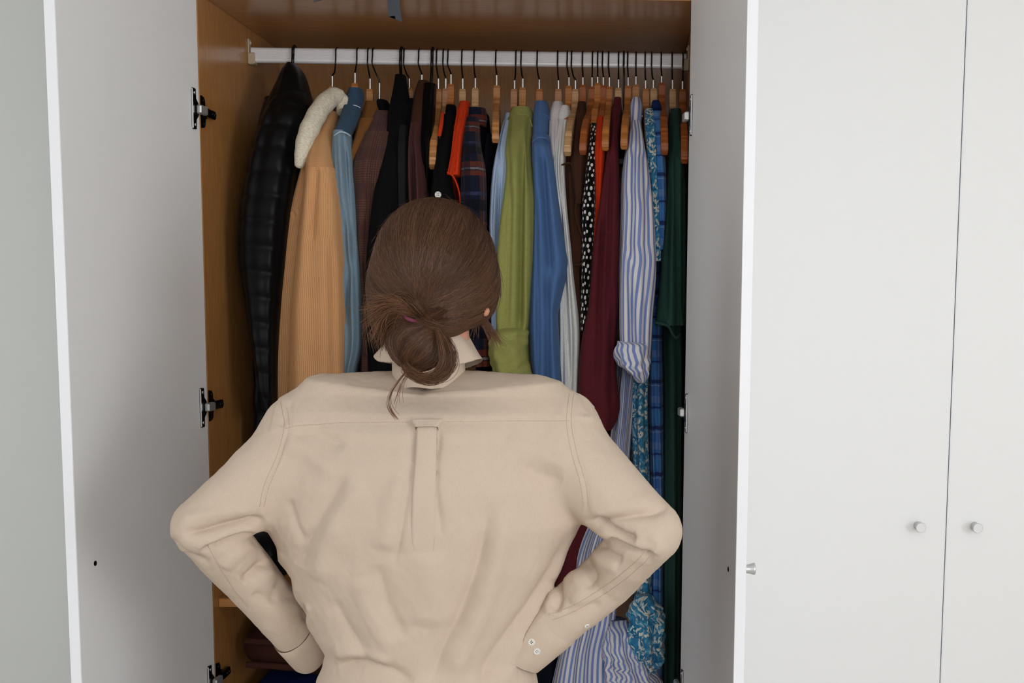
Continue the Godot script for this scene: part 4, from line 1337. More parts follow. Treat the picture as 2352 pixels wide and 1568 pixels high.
func person():
	wr.seed = 5
	wr.frequency = 1.0
	wr.fractal_octaves = 2
	var o := thing("person", "woman seen from behind in a tan shirt, hands on hips, hair in low bun", "person", Vector3(0.04, 0, 0.62))
	var off := -o.position
	for r in [[905, 735, 1255, .612, .055], [945, 690, 1292, .618, .085], [985, 655, 1312, .622, .098], [1050, 632, 1325, .627, .110], [1110, 613, 1340, .628, .117], [1190, 606, 1338, .627, .119], [1280, 643, 1299, .622, .117], [1370, 678, 1263, .615, .113], [1450, 710, 1230, .610, .110], [1510, 741, 1208, .606, .109], [1540, 734, 1222, .605, .112], [1568, 720, 1230, .604, .118], [1640, 712, 1248, .604, .128], [1720, 712, 1255, .604, .130]]:
		var a := at(r[1], r[0], 0.63)
		var b := at(r[2], r[0], 0.63)
		TR.append([(a.y + b.y) / 2, (a.x + b.x) / 2, (b.x - a.x) / 2, r[3], r[4]])
	S = {"nl": at(900, 928, .600), "tl": at(760, 950, .612), "sl": at(692, 987, .620), "nr": at(1068, 928, .600), "tr": at(1222, 951, .612), "sr": at(1288, 986, .620),
		"al": at(676, 1050, .632), "el": at(471, 1213, .690), "ml": at(570, 1322, .625), "wl": at(696, 1474, .535),
		"ar": at(1298, 1046, .632), "er": at(1492, 1221, .690), "mr": at(1395, 1328, .625), "wr": at(1233, 1466, .622)}
	for q in [[600, 1000], [652, 988], [700, 979], [800, 974], [985, 973], [1150, 969], [1310, 968], [1360, 975]]:
		var v := at(q[0], q[1], 0.725)
		yoke.append(Vector2(v.x, v.y))
	folds()
	# ---- shirt
	var lin := cloth("shirt_linen", Color(0.845, 0.768, 0.692))
	lin.albedo_texture = noise_tex(512, 0.11, Color(0.87, 0.865, 0.86), Color.WHITE, 0.0, 31, 4)
	lin.uv1_triplanar = true
	lin.uv1_scale = Vector3(9, 22, 9)
	bump(lin, noise_tex(512, 0.3, Color.BLACK, Color.WHITE, 0.0, 33, 2), 0.018)
	mat("shirt_thread", Color(0.72, 0.62, 0.53), 0.9)
	mat("skin", Color(0.80, 0.57, 0.46), 0.5).subsurf_scatter_enabled = true
	M.skin.subsurf_scatter_strength = 0.15
	var r: Array = nets(Vector3(-0.47, 0.77, 0.44), Vector3(0.52, 1.42, 0.80), 0.0030, shirt_f)
	var vs: PackedVector3Array = r[0]
	for i in vs.size():
		var n := grad(shirt_f, vs[i])
		vs[i] += n * cloth_disp(vs[i], n)
	r[0] = vs
	var mb := MB.new()
	add_nets(mb, r)
	var sh := obj("shirt", mb, lin, o)
	sh.position = off
	stitches(sh, [[654, 984], [700, 976], [800, 971], [880, 970], [940, 970]], "shirt_thread")
	stitches(sh, [[1022, 969], [1100, 968], [1200, 966], [1308, 966]], "shirt_thread")
	stitches(sh, [[646, 925], [652, 985], [634, 1050], [608, 1110], [596, 1165]], "shirt_thread", .0020)
	stitches(sh, [[658, 935], [664, 985], [646, 1050], [620, 1112], [606, 1165]], "shirt_thread")
	stitches(sh, [[1318, 905], [1312, 968], [1325, 1040], [1345, 1110], [1350, 1165]], "shirt_thread", .0020)
	stitches(sh, [[1307, 905], [1301, 968], [1313, 1040], [1333, 1110], [1340, 1165]], "shirt_thread")
	stitches(sh, [[960, 868], [959, 893], [985, 893], [1014, 893], [1015, 866]], "shirt_thread")
	stitches(sh, [[475, 1252], [495, 1285], [515, 1320], [545, 1365], [570, 1395]], "shirt_thread", .0020)
	stitches(sh, [[1480, 1272], [1430, 1315], [1380, 1352], [1320, 1388], [1262, 1412]], "shirt_thread", .0020)
	stitches(sh, [[1490, 1282], [1440, 1326], [1388, 1364], [1330, 1400], [1268, 1424]], "shirt_thread", .0020)
	patch(sh, "box_pleat", "shirt_linen", [[984, 957, 1004], [1005, 956, 1004], [1040, 954, 1003], [1080, 951, 1002], [1130, 948, 1001], [1180, 946, 999], [1230, 946, 997], [1270, 948, 994]], 0.0058, -0.0005)
	patch(sh, "locker_loop", "shirt_linen", [[970, 945, 1018], [973, 946, 1017], [978, 949, 1013], [983, 953, 1009], [987, 955, 1007]], 0.0085, 0.0105)
	collar(sh)
	cuffs(sh)
	body(o, off)
	hair(o, off)

func folds():
	# the pleat's grooves and the long folds falling from it
	stroke([[952, 978], [949, 1060], [940, 1140], [925, 1230], [908, 1300]], .0062, -.0058)
	stroke([[1009, 978], [1006, 1060], [1010, 1140], [1022, 1230]], .0058, -.0052)
	stroke([[925, 1090], [905, 1180], [890, 1260]], 0.0184, 0.0072)
	stroke([[985, 1260], [990, 1350], [985, 1440]], 0.0276, 0.0061)
	stroke([[1130, 1150], [1105, 1280], [1068, 1390], [1020, 1490], [985, 1580]], 0.0138, -0.0117)
	stroke([[1165, 1160], [1140, 1290], [1105, 1400], [1060, 1500], [1035, 1590]], 0.0147, 0.0090)
	stroke([[1310, 1230], [1270, 1330], [1200, 1430], [1130, 1520], [1095, 1590]], 0.0138, -0.0112)
	stroke([[1335, 1240], [1295, 1350], [1235, 1440], [1175, 1530], [1150, 1590]], 0.0129, 0.0081)
	stroke([[795, 1090], [745, 1170], [700, 1250], [680, 1310]], 0.0120, -0.0077)
	stroke([[835, 1100], [785, 1180], [740, 1270], [720, 1340]], 0.0147, 0.0065)
	stroke([[655, 1150], [672, 1200], [690, 1255]], 0.0083, -0.0061)
	stroke([[870, 1290], [890, 1380], [930, 1470]], 0.0147, -0.0072)
	stroke([[830, 1320], [850, 1400], [900, 1500]], 0.0147, 0.0053)
	stroke([[760, 1380], [800, 1460], [850, 1530]], 0.0129, -0.0061)
	stroke([[1180, 1060], [1230, 1090], [1290, 1110]], 0.0110, -0.0053)
	stroke([[1160, 1010], [1230, 1045], [1310, 1075]], 0.0129, 0.0053)
	stroke([[660, 1005], [720, 1000], [790, 1030]], 0.0092, -0.0049)
	stroke([[640, 1020], [700, 1040], [780, 1100]], 0.0129, 0.0045)
	stroke([[760, 1545], [830, 1530], [900, 1545], [950, 1575]], 0.0110, -0.0101)
	stroke([[750, 1520], [820, 1510], [900, 1525]], 0.0110, 0.0072)
	# armhole and yoke seams sit in shallow furrows
	stroke([[646, 925], [652, 985], [634, 1050], [608, 1110], [596, 1165], [600, 1195]], .0034, -.0016)
	stroke([[1318, 905], [1312, 968], [1325, 1040], [1345, 1110], [1350, 1165], [1338, 1200]], .0034, -.0016)
	stroke([[1330, 900], [1345, 935], [1340, 965]], .008, -.0045)
	stroke([[640, 930], [640, 960], [632, 990]], .008, -.0040)
	# left sleeve: folds gathered at the inside of the elbow
	var z := 0.70
	stroke([[606, 1192], [560, 1197], [500, 1204], [440, 1216]], 0.0070, -0.0147, z)
	stroke([[590, 1172], [530, 1170], [470, 1178], [425, 1192]], 0.0087, 0.0035, z)
	stroke([[596, 1216], [550, 1222], [500, 1236], [470, 1252]], 0.0074, 0.0048, z)
	stroke([[580, 1228], [540, 1234], [505, 1246], [478, 1256]], 0.0056, -0.0136, z)
	stroke([[600, 1245], [560, 1262], [530, 1290], [512, 1305]], 0.0098, 0.0043, z)
	stroke([[608, 1270], [590, 1300], [565, 1330], [545, 1345]], 0.0070, -0.0136, z)
	stroke([[630, 1275], [615, 1310], [590, 1345]], 0.0087, 0.0039, z)
	stroke([[400, 1230], [430, 1262], [490, 1290]], 0.0084, -0.0069, z)
	stroke([[640, 1330], [610, 1370], [600, 1420]], 0.0094, -0.0070, z)
	stroke([[668, 1350], [650, 1400], [655, 1450]], 0.0087, 0.0033, z)
	stroke([[688, 1400], [668, 1440], [660, 1480]], 0.0070, -0.0097, z)
	stroke([[700, 1395], [690, 1440], [676, 1490]], 0.0063, 0.0039, z)
	stroke([[560, 1380], [600, 1400], [640, 1405]], 0.0094, -0.0055, z)
	# right sleeve
	stroke([[1345, 1200], [1400, 1190], [1470, 1172], [1535, 1164]], 0.0079, -0.0117, z)
	stroke([[1355, 1180], [1420, 1166], [1500, 1146]], 0.0098, 0.0031, z)
	stroke([[1362, 1192], [1400, 1210], [1440, 1224], [1462, 1224]], 0.0056, -0.0147, z)
	stroke([[1370, 1215], [1410, 1232], [1450, 1240], [1500, 1252]], 0.0078, 0.0048, z)
	stroke([[1395, 1234], [1430, 1248], [1480, 1262], [1500, 1264]], 0.0060, -0.0136, z)
	stroke([[1490, 1215], [1510, 1240], [1500, 1262]], 0.0068, 0.0037, z)
	stroke([[1375, 1252], [1400, 1275], [1430, 1285]], 0.0075, -0.0097, z)
	stroke([[1350, 1275], [1385, 1300], [1420, 1302]], 0.0098, 0.0038, z)
	stroke([[1330, 1300], [1360, 1330], [1350, 1365]], 0.0094, -0.0088, z)
	stroke([[1312, 1330], [1330, 1370], [1310, 1400]], 0.0087, 0.0035, z)
	stroke([[1278, 1350], [1282, 1390], [1270, 1420]], 0.0070, -0.0117, z)
	stroke([[1262, 1360], [1262, 1400], [1255, 1430]], 0.0063, 0.0040, z)
	stroke([[1290, 1420], [1330, 1410], [1380, 1400]], 0.0075, -0.0058, z)
	stroke([[1530, 1230], [1500, 1300], [1440, 1350]], 0.0137, 0.0023, z)

func collar(sh: Node):
	var c := at(985, 815, 0.606)
	var rings := []
	var us := []
	var vs := []
	for i in 49:
		var th := deg_to_rad(lerpf(-158.0, 158.0, i / 48.0))
		var back := cos(th)
		var side := absf(sin(th))
		var drop := -0.002 - 0.012 * maxf(back, 0.0) - 0.02 * maxf(-back, 0.0)
		var ring := PackedVector3Array()
		for q in [[.052, -.050], [.0515, .0], [.0525, .032], [.0545, .0358], [.0575, .0340], [.0700, .013], [.0830, drop], [.0822, drop - .0012], [.0690, .009], [.0570, .028], [.0555, .0], [.056, -.050]]:
			var wob := 0.0012 * sin(th * 7.0 + q[1] * 60.0)
			ring.append(c + Vector3(sin(th) * (q[0] + wob) * 0.98, q[1] + 0.004 * back + wob, cos(th) * (q[0] + wob) * 0.97))
		rings.append(ring)
		vs.append(i * 0.01)
	var mb := MB.new()
	mb.loft(rings, [0.0, .05, .07, .075, .08, .1, .12, .121, .14, .16, .18, .2, .22], vs)
	obj("collar", mb, M.shirt_linen, sh)

func cuffs(sh: Node):
	for k in 2:
		var a: Vector3 = S.ml if k == 0 else S.mr
		var b: Vector3 = S.wl if k == 0 else S.wr
		var d := (b - a).normalized()
		var up := Vector3(0, 0, 1)
		up = (up - d * up.dot(d)).normalized()
		var sd := d.cross(up).normalized()
		var rings := []
		var vs := []
		var us := []
		for q in [[-0.030, 0.036], [-0.030, 0.0405], [-0.015, 0.0410], [0.0, 0.0405], [0.018, 0.0395], [0.030, 0.0385], [0.0315, 0.0370], [0.028, 0.0350]]:
			var ring := PackedVector3Array()
			for j in 40:
				var t := TAU * j / 40
				var rr: float = q[1] * (1.0 + 0.03 * sin(3.0 * t + k) + 0.02 * sin(5.0 * t + q[0] * 60.0)) * (0.97 if k == 0 else 1.04)
				ring.append(b + d * (q[0] * (1.25 if k == 1 else 1.0) + 0.004 * sin(2.0 * t + 1.0)) + up * cos(t) * rr + sd * sin(t) * rr)
			rings.append(ring)
			vs.append(q[0])
		for j in 41: us.append(j * 0.006)
		var mb := MB.new()
		mb.loft(rings, us, vs, false, false)
		obj("cuff", mb, M.shirt_linen, sh)
		if k == 1:
			for q in [[1221, 1474], [1233, 1495]]:
				# the button sits on the cuff's outer face
				var dr := (at(q[0], q[1], 0.0) - CAM).normalized()
				var best := Vector3.ZERO
				var bd := 1e9
				for i in 400:
					var p := CAM + dr * (1.75 + i * 0.0008)
					var ax := p - b
					var al := ax.dot(d)
					var rad := (ax - d * al).length()
					if rad < 0.0422 or shirt_f(p) < -0.0008:
						best = p
						break
				if best == Vector3.ZERO: best = at(q[0], q[1], 0.575)
				var nn := (best - b - d * (best - b).dot(d)).normalized()
				var xx := d.cross(nn).normalized()
				button(sh, best + nn * 0.0006, .0056, Basis(xx, d, nn) if xx.cross(d).dot(nn) > 0 else Basis(-xx, d, nn))
	var p := on_shirt(1347, 1436, 0.0006)
	var n := grad(shirt_f, p)
	var x := Vector3.UP.cross(n).normalized()
	button(sh, p, .0042, Basis(x, n.cross(x), n))

# ---- skin: one continuous body, seen only at neck, ear and hands
var H: Vector3

func body_f(p: Vector3) -> float:
	var sx := -1.0 if p.x < 0.045 else 1.0
	var q := Vector3(absf(p.x - 0.045), p.y, p.z)
	var d := smin(cone(q, Vector3(0, 1.10, .612), Vector3(0.05, 1.26, .612), .075, .062), cone(q, Vector3(0, 0.86, .60), Vector3(0, 1.10, .612), .080, .075), .03)
	d = smin(d, cone(q, Vector3(0.04, 0.83, .60), Vector3(0.06, 0.84, .60), .078, .075), .03)
	d = smin(d, cone(q, Vector3(.085, .80, .60), Vector3(.10, .46, .61), .082, .055), .05)
	d = smin(d, cone(q, Vector3(.10, .46, .61), Vector3(.105, .09, .625), .052, .034), .03)
	d = smin(d, cone(q, Vector3(.105, .045, .635), Vector3(.125, .028, .475), .036, .026), .03)
	var L: bool = sx < 0.0
	var al: Vector3 = S.al if L else S.ar
	var el: Vector3 = S.el if L else S.er
	var wl: Vector3 = S.wl if L else S.wr
	d = smin(d, smin(cone(p, S.nl if L else S.nr, S.tl if L else S.tr, .024, .030), cone(p, S.tl if L else S.tr, S.sl if L else S.sr, .030, .034), .02), .02)
	d = smin(d, cone(p, al, el, .034, .024), .01)
	var ml: Vector3 = S.ml if L else S.mr
	d = smin(d, minf(cone(p, el, ml, .024, .022), cone(p, ml, wl, .022, .021)), .008)
	d = smin(d, cone(p, Vector3(H.x - .006, 1.35, .603), H + Vector3(0, -.055, .010), .047, .048), .02)
	return d

func head_f(p: Vector3) -> float:
	var q := p - H
	q.x = absf(q.x)
	var d := ell(q, Vector3(0, .018, .008), Vector3(.073, .085, .090))
	d = smin(d, cone(q, Vector3(.018, -.035, -.030), Vector3(.006, -.092, -.058), .056, .026), .03)
	d = smin(d, ell(q, Vector3(.036, -.026, -.062), Vector3(.026, .022, .022)), .02)
	d = smin(d, cone(q, Vector3(0, .004, -.086), Vector3(0, -.034, -.104), .007, .010), .012)
	d = smin(d, ell(q, Vector3(.010, -.037, -.096), Vector3(.008, .007, .009)), .008)
	d = smin(d, cone(q, Vector3(.012, .018, -.083), Vector3(.045, .020, -.070), .007, .006), .012)
	d = -smin(-d, ell(q, Vector3(.031, .002, -.088), Vector3(.016, .010, .012)), .008)
	d = smin(d, ell(q, Vector3(.010, -.058, -.084), Vector3(.014, .0045, .010)), .005)
	d = smin(d, ell(q, Vector3(.008, -.067, -.081), Vector3(.013, .0050, .010)), .005)
	var e := ell(q, Vector3(.080, -.042, .008), Vector3(.0085, .031, .020))
	e = minf(e, ell(p - H, Vector3(.0790, -.058, .0375), Vector3(.0072, .0120, .0135)))
	e = -smin(-e, ell(q, Vector3(.088, -.038, .003), Vector3(.007, .020, .011)), .004)
	d = smin(d, e, .008)
	d = smin(d, cone(q, Vector3(0, -.055, .010), Vector3(0, -.13, .006), .050, .052), .02)
	return d

func hand_f(p: Vector3, c: Array) -> float:
	var d := 1e9
	for b in c: 
		var e := cone(p, b[0], b[1], b[2], b[3])
		d = e if d > 1e8 else smin(d, e, b[4])
	return d

func body(o: Node, off: Vector3):
	H = at(1000, 618, 0.600)
	var mb := MB.new()
	add_nets(mb, nets(Vector3(-0.40, 0.0, 0.42), Vector3(0.48, 1.40, 0.76), 0.0095, body_f))
	add_nets(mb, nets(H + Vector3(-.11, -.14, -.125), H + Vector3(.11, .12, .115), 0.0038, head_f))
	for k in 2:
		# a hand spread on the front of the hip, thumb behind
		var w: Vector3 = S.wl if k == 0 else S.wr
		var e: Vector3 = S.ml if k == 0 else S.mr
		var s := 1.0 if k == 0 else -1.0
		var d := (w - e).normalized()
		var f := (Vector3(s * 0.60, -0.02, -0.80)).normalized()
		var up := Vector3(0, 1, 0.1).normalized()
		up = (up - f * up.dot(f)).normalized()
		var c := []
		var wr0: Vector3 = w + d * 0.010 - Vector3(0, 0, 0.012)
		var palm: Vector3 = wr0 + d * 0.004 + f * 0.050
		c.append([w, wr0 + d * 0.012, .024, .023, .01])
		for i in 4:
			var kn: Vector3 = palm + up * (0.027 - 0.018 * i) + f * (0.022 - 0.004 * absf(i - 1.2))
			c.append([wr0 + d * 0.010 + up * (0.012 - 0.008 * i), kn, .0135, .0105, .012])
		for i in 4:
			var kn: Vector3 = palm + up * (0.027 - 0.018 * i) + f * (0.022 - 0.004 * absf(i - 1.2))
			var L: float = [0.040, 0.045, 0.042, 0.033][i]
			var spread := up * (0.006 - 0.004 * i)
			var inw := Vector3(s * 0.35, -0.05, 0.25)
			var p1: Vector3 = kn + (f * 1.0 + spread * 12.0 * 0.3 + inw * 0.25).normalized() * L
			var p2: Vector3 = p1 + (f * 0.8 + inw * 0.9).normalized() * L * 0.66
			var p3: Vector3 = p2 + (f * 0.55 + inw * 1.3).normalized() * L * 0.50
			c.append([kn, p1, .0095, .0085, .0025])
			c.append([p1, p2, .0085, .0078, .003])
			c.append([p2, p3, .0078, .0066, .003])
		var t0: Vector3 = wr0 + d * 0.010 + up * 0.014 - f * 0.004
		var t1: Vector3 = t0 + (up * 0.75 + f * 0.25 + Vector3(s * 0.35, 0, 0.3)).normalized() * 0.036
		var t2: Vector3 = t1 + (f * 0.35 + up * 0.3 + Vector3(s * 0.5, 0, 0.45)).normalized() * 0.030
		c.append([t0, t1, .0125, .0100, .010])
		c.append([t1, t2, .0098, .0078, .003])
		var lo := Vector3(9, 9, 9)
		var hi := -lo
		for b in c:
			for z in 2:
				lo = lo.min(b[z] - Vector3.ONE * .03)
				hi = hi.max(b[z] + Vector3.ONE * .03)
		add_nets(mb, nets(lo, hi, 0.0032, hand_f.bind(c)))
	var b := obj("body", mb, M.skin, o)
	b.position = off
	for s in [-1.0, 1.0]:
		var em := MB.new()
		em.lathe([[0.0004, -0.0115], [.006, -.0098], [.0105, -.0045], [.0115, 0], [.0105, .0045], [.006, .0098], [0.0004, .0115]], Transform3D(Basis(Vector3.RIGHT, -PI / 2), H + Vector3(s * .031, .002, -.0775)), 18)
		var ey := obj("eye", em, mat("eye_white", Color(.9, .88, .86), .15), o)
		ey.position = off
		var im := MB.new()
		im.lathe([[.0056, 0.0098], [.0050, .0110], [.0022, .0119], [.0003, .0121]], Transform3D(Basis(Vector3.RIGHT, -PI / 2), H + Vector3(s * .031, .002, -.0775)), 18)
		obj("iris", im, mat("iris_brown", Color(.16, .09, .05), .1), ey)
	# trousers under the shirt
	var tm := MB.new()
	var tf := func(p: Vector3) -> float:
		var q := Vector3(absf(p.x - 0.045), p.y, p.z)
		var d := smin(cone(q, Vector3(0.025, .88, .604), Vector3(.05, .82, .604), .088, .092), cone(q, Vector3(.075, .80, .604), Vector3(.108, .07, .625), .080, .066), .05)
		d = maxf(maxf(d, p.y - 0.86), 0.035 - p.y)
		return d
	add_nets(tm, nets(Vector3(-0.20, 0.0, 0.42), Vector3(0.29, 0.97, 0.78), 0.011, tf))
	var tr := obj("trousers", tm, M.navy_dark, o)
	tr.position = off

# ---------------------------------------------------------------- hair
var RT := PackedFloat32Array()
const RW := 96
const RH := 64

func cap_f(p: Vector3) -> float:
	var d := ell(p, H + Vector3(.001, .004, .006), Vector3(.0905, .1005, .1010))
	d = smin(d, ell(p, S.hl, Vector3(.037, .048, .050)), .03)
	d = smin(d, ell(p, S.hr, Vector3(.033, .044, .050)), .03)
	d = smin(d, ell(p, S.hn, Vector3(.056, .036, .040)), .03)
	return d

func cap_hair_f(p: Vector3) -> float:
	var q := p - H
	# leaves the face, the ears' lower halves and the neck free
	var face := (-0.030 - q.z) + maxf(q.y - 0.045, -0.2) * -0.55
	var d := maxf(cap_f(p), face)
	d = maxf(d, -(q.y + 0.080 + 0.25 * maxf(0.045 - q.z, 0.0) * -1.0))
	d = -smin(-d, ell(p, H + Vector3(.098, -.080, .0), Vector3(.030, .040, .050)), .01)
	d = -smin(-d, ell(p, H + Vector3(-.098, -.095, -.01), Vector3(.026, .040, .050)), .01)
	return d

func ray_len(dir: Vector3) -> float:
	var a := 0.03
	var b := 0.16
	for i in 12:
		var m := (a + b) * 0.5
		if cap_f(H + dir * m) < 0.0: a = m
		else: b = m
	return (a + b) * 0.5

func shell(dir: Vector3) -> float:
	var u := (atan2(dir.x, dir.z) / TAU + 0.5) * RW
	var v := (asin(clampf(dir.y, -1, 1)) / PI + 0.5) * (RH - 1)
	var i := int(u)
	var j := clampi(int(v), 0, RH - 2)
	var fu := u - i
	var fv := v - j
	var a := lerpf(RT[(i % RW) + j * RW], RT[((i + 1) % RW) + j * RW], fu)
	var b := lerpf(RT[(i % RW) + (j + 1) * RW], RT[((i + 1) % RW) + (j + 1) * RW], fu)
	return lerpf(a, b, fv)

func strand(mb: MB, pts: Array, r: float, c: Color):
	var np := pts.size()
	var first := mb.v.size()
	var up := Vector3(0.3, 0.2, 0.93)
	for i in np:
		var d: Vector3 = (pts[mini(i + 1, np - 1)] - pts[maxi(i - 1, 0)]).normalized()
		up = (up - d * up.dot(d)).normalized()
		var s := d.cross(up)
		var rr := r * (0.35 + 0.65 * minf(1.0, minf(i * 0.6, (np - 1 - i) * 0.5)))
		for k in 3:
			var a := TAU * k / 3.0
			var n := up * cos(a) + s * sin(a)
			mb.v.append(pts[i] + n * rr)
			mb.n.append(n)
			mb.uv.append(Vector2(k / 3.0, i))
			mb.c.append(c)
	for i in np - 1:
		for k in 3:
			var a := first + i * 3 + k
			var b := first + i * 3 + (k + 1) % 3
			mb.ix.append_array([a, a + 3, b + 3, a, b + 3, b])

func hair_color() -> Color:
	var t := hr.randf()
	var c := Color(0.055, 0.0235, 0.0120).lerp(Color(0.185, 0.086, 0.043), t * t * 0.8 + 0.12 * t)
	if hr.randf() < 0.035: c = Color(0.27, 0.145, 0.082)
	return c

var hr := RandomNumberGenerator.new()

func bundle(mb: MB, px: Array, n: int, spread: float, r: float, fray := 0.0, warm := 0.0):
	var base := []
	for q in px: base.append(at(q[0], q[1], q[2]))
	for k in n:
		var pts := []
		var o := Vector3(hr.randfn(), hr.randfn(), hr.randfn()) * spread
		var e := Vector3(hr.randfn(), hr.randfn(), hr.randfn()) * fray
		var ph := hr.randf() * TAU
		for i in base.size():
			var t := float(i) / (base.size() - 1)
			pts.append(base[i] + o * (0.45 + 0.55 * sin(PI * t)) + e * t * t + Vector3(sin(ph + t * 5.0), cos(ph + t * 4.0), sin(ph * 2.0 + t * 4.0)) * spread * 0.35)
		strand(mb, spline(pts, 5), r, hair_color().lerp(Color(0.30, 0.135, 0.062), warm))

func hair(o: Node, off: Vector3):
	hr.seed = 11
	S.hl = at(905, 676, .612)
	S.hr = at(1088, 672, .612)
	S.hn = at(985, 722, .655)
	var cm := mat("hair_base", Color(0.25, 0.15, 0.095), 0.6)
	cm.albedo_texture = noise_tex(256, 0.05, Color(0.5, 0.5, 0.5), Color.WHITE, 0.0, 41)
	cm.uv1_scale = Vector3(60, 3, 1)
	var sm := mat("hair_strands", Color.WHITE, 0.4)
	sm.vertex_color_use_as_albedo = true
	sm.metallic_specular = 0.42
	for j in RH:
		for i in RW:
			var az := (float(i) / RW - 0.5) * TAU
			var el := (float(j) / (RH - 1) - 0.5) * PI
			RT.append(ray_len(Vector3(sin(az) * cos(el), sin(el), cos(az) * cos(el))))
	var mb := MB.new()
	add_nets(mb, nets(H + Vector3(-.13, -.15, -.13), H + Vector3(.13, .13, .14), 0.005, cap_hair_f))
	var cap := obj("hair", mb, cm, o)
	cap.position = off
	# strands combed back to the knot
	var K := at(958, 722, .70)
	var kd := (K - H).normalized()
	var st := MB.new()
	for n in 8600:
		var phi := deg_to_rad(hr.randf_range(-128.0, 122.0))
		var zz := hr.randf_range(-0.45, -0.05) if absf(phi) < 1.2 else hr.randf_range(-0.25, 0.25)
		var d0 := Vector3(sin(phi), cos(phi), zz).normalized()
		var t0 := hr.randf() * hr.randf() * 0.75
		var kk := (kd + Vector3(hr.randfn() * .10 - 0.02, hr.randfn() * .07 + 0.02, 0)).normalized()
		var lift := hr.randf() * 0.0022 + 0.0002
		var ph := hr.randf() * TAU
		var bend := hr.randfn() * 0.035
		var pts := []
		var ax := d0.cross(kk).normalized()
		var steps := 13
		for i in steps + 1:
			var t := lerpf(t0, 1.0, float(i) / steps)
			var d := d0.slerp(kk, t)
			# side hair hangs a little before it is drawn to the knot
			d = (d + Vector3(0, -0.20 * sin(PI * t) * absf(sin(phi)) , 0) + ax * bend * sin(PI * t)).normalized()
			var rr := shell(d) + lift * sin(PI * clampf(t * 0.92 + 0.04, 0, 1)) + 0.0006 * sin(ph + t * 9.0)
			pts.append(H + d * rr)
		strand(st, pts, hr.randf_range(.00022, .00040), hair_color().lerp(Color(0.105, 0.046, 0.022), 0.5) * (1.0 + 0.42 * sin(phi * 17.0 + 3.0 * sin(phi * 5.0)) * hr.randf()))
	# wisps that stand off the outline
	for n in 90:
		var phi := deg_to_rad(hr.randf_range(-125.0, 120.0))
		var d0 := Vector3(sin(phi), cos(phi), hr.randf_range(-0.2, 0.3)).normalized()
		var d1 := (d0 + Vector3(hr.randfn() * .25, -0.35 + hr.randfn() * .2, hr.randf() * 0.5)).normalized()
		var pts := []
		var q := hr.randf_range(0.002, 0.009)
		for i in 10:
			var t := i / 9.0
			var d := d0.slerp(d1, t)
			pts.append(H + d * (shell(d) + 0.001 + q * t * t))
		strand(st, pts, .00022, hair_color())
	var so := obj("strands", st, sm, cap)
	so.set_meta("kind", "stuff")
	bun(o, off, sm)

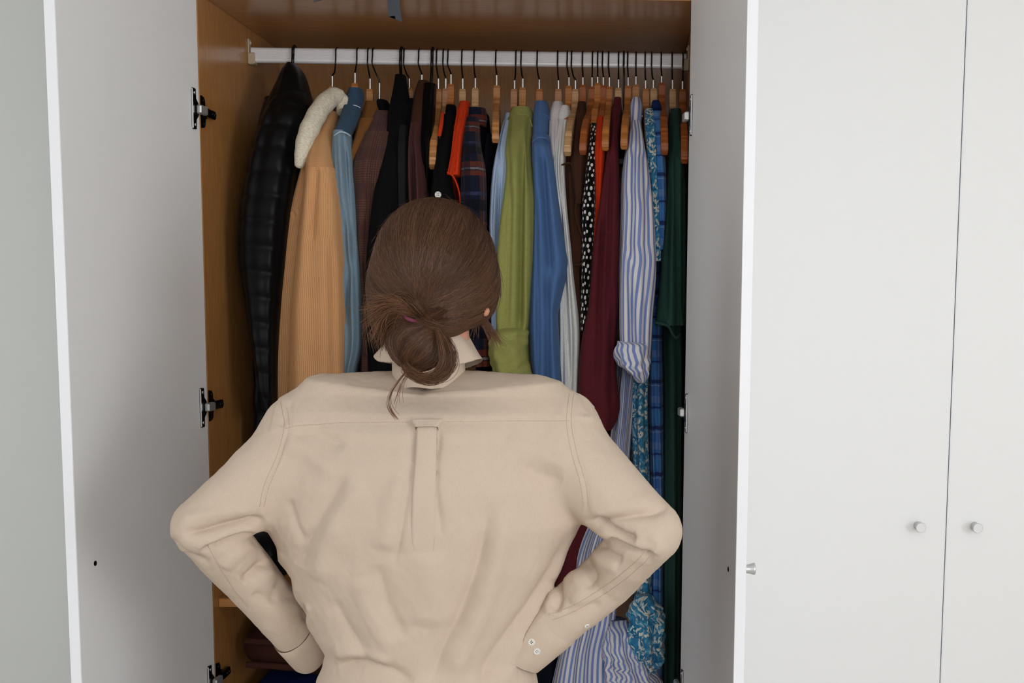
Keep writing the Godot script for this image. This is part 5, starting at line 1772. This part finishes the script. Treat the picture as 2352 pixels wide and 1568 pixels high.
func bun(o: Node, off: Vector3, sm: Material):
	var mb := MB.new()
	var c := at(957, 790, .718)
	var rad := Vector3(.0400, .0375, .0340)
	var d0 := (at(1012, 752, .735) - c).normalized()
	var d1 := (at(932, 850, .735) - c).normalized()
	var core := MB.new()
	var rings := []
	var vs := []
	var us := []
	for j in 33: us.append(j / 32.0 * 0.2)
	for i in 19:
		var el := (i / 18.0 - 0.5) * PI * 0.98
		var ring := PackedVector3Array()
		for j in 32:
			var a := TAU * j / 32
			ring.append(c + Vector3(cos(a) * cos(el), sin(el), sin(a) * cos(el)) * rad * 0.93)
		rings.append(ring)
		vs.append(i * 0.01)
	core.loft(rings, us, vs)
	var b := obj("bun", core, M.hair_base, o)
	b.position = off
	var axis := (d1 - d0).normalized()
	var u := Vector3(0, 0, 1)
	u = (u - axis * u.dot(axis)).normalized()
	var w := axis.cross(u)
	for n in 2200:
		var a := hr.randf() * TAU
		var m := (u * cos(a) + w * sin(a)).normalized()
		var pts := []
		var lift := 1.0 + hr.randf() * 0.07 + 0.05 * sin(a * 5.0)
		var e0 := (d0 + Vector3(hr.randfn(), hr.randfn(), hr.randfn()) * 0.10).normalized()
		var e1 := (d1 + Vector3(hr.randfn(), hr.randfn(), hr.randfn()) * 0.12).normalized()
		for i in 13:
			var t := i / 12.0
			var d := (e0 * (1.0 - t) * (1.0 - t) + m * 2.4 * t * (1.0 - t) + e1 * t * t).normalized()
			pts.append(c + d * rad * lerpf(lift, 0.97, absf(t - 0.5) * 1.2))
		strand(mb, pts, hr.randf_range(.00022, .00040), hair_color().lerp(Color(0.105, 0.046, 0.022), 0.5) * (1.0 + 0.4 * sin(a * 9.0) * hr.randf()))
	# the loop left hanging at the right of the bun
	bundle(mb, [[1004, 752, .735], [1026, 785, .742], [1037, 825, .745], [1022, 858, .746], [985, 872, .748], [945, 858, .748], [930, 840, .745]], 225, .0040, .00028, .002, .25)
	bundle(mb, [[1000, 750, .735], [1012, 790, .748], [1016, 830, .750], [1000, 858, .750], [965, 866, .750], [935, 850, .748]], 165, .0028, .00028, .002, .2)
	# twisted knot above, its ends sprayed to the left
	bundle(mb, [[985, 735, .715], [962, 712, .730], [945, 690, .735], [925, 682, .728], [910, 692, .720], [915, 715, .718]], 195, .0040, .00028, .003, .15)
	bundle(mb, [[950, 722, .722], [925, 700, .735], [900, 695, .735], [880, 701, .725], [862, 712, .715]], 285, .0042, .00028, .011, .5)
	bundle(mb, [[952, 725, .722], [925, 712, .733], [900, 715, .730], [882, 735, .722], [876, 762, .712]], 270, .0050, .00028, .011, .4)
	bundle(mb, [[955, 735, .722], [925, 738, .735], [903, 755, .732], [893, 775, .722], [900, 790, .715]], 195, .0046, .00028, .006, .15)
	bundle(mb, [[1090, 712, .640], [1055, 722, .665], [1015, 732, .690], [980, 736, .715], [950, 738, .728], [915, 745, .735], [898, 765, .728]], 240, .0040, .00028, .003, .1)
	bundle(mb, [[1040, 700, .680], [1000, 722, .705], [970, 735, .725], [985, 748, .735], [1010, 755, .735]], 165, .0040, .00028, .002, .1)
	# loose strands
	bundle(mb, [[940, 845, .748], [918, 872, .745], [901, 898, .745], [894, 920, .746], [897, 940, .748], [912, 962, .749]], 12, .0011, .0003, .0022, .5)
	bundle(mb, [[945, 850, .748], [925, 872, .746], [915, 900, .746], [912, 925, .747]], 7, .0020, .00028, .006, .4)
	bundle(mb, [[1110, 690, .610], [1108, 715, .612], [1112, 740, .612], [1128, 765, .612], [1144, 790, .612]], 46, .0034, .00032, .008, .4)
	bundle(mb, [[1100, 690, .610], [1098, 720, .612], [1094, 745, .612], [1090, 770, .612]], 16, .0030, .0003, .006, .3)
	bundle(mb, [[856, 640, .60], [846, 680, .605], [843, 720, .61], [850, 760, .612], [862, 800, .615]], 26, .0026, .0003, .007, .2)
	bundle(mb, [[862, 690, .61], [866, 730, .625], [880, 765, .635], [892, 800, .64]], 40, .0045, .00034, .006, .2)
	var so := obj("strands", mb, sm, b)
	so.set_meta("kind", "stuff")
	var tie := MB.new()
	tie.tube(spline([at(929, 727, .736), at(936, 732, .744), at(945, 735, .745), at(953, 738, .738)], 5), .0026, 10)
	var t := obj("hair_tie", tie, mat("hair_tie_plum", Color(0.42, 0.16, 0.26), 0.7), o)
	t.position = off
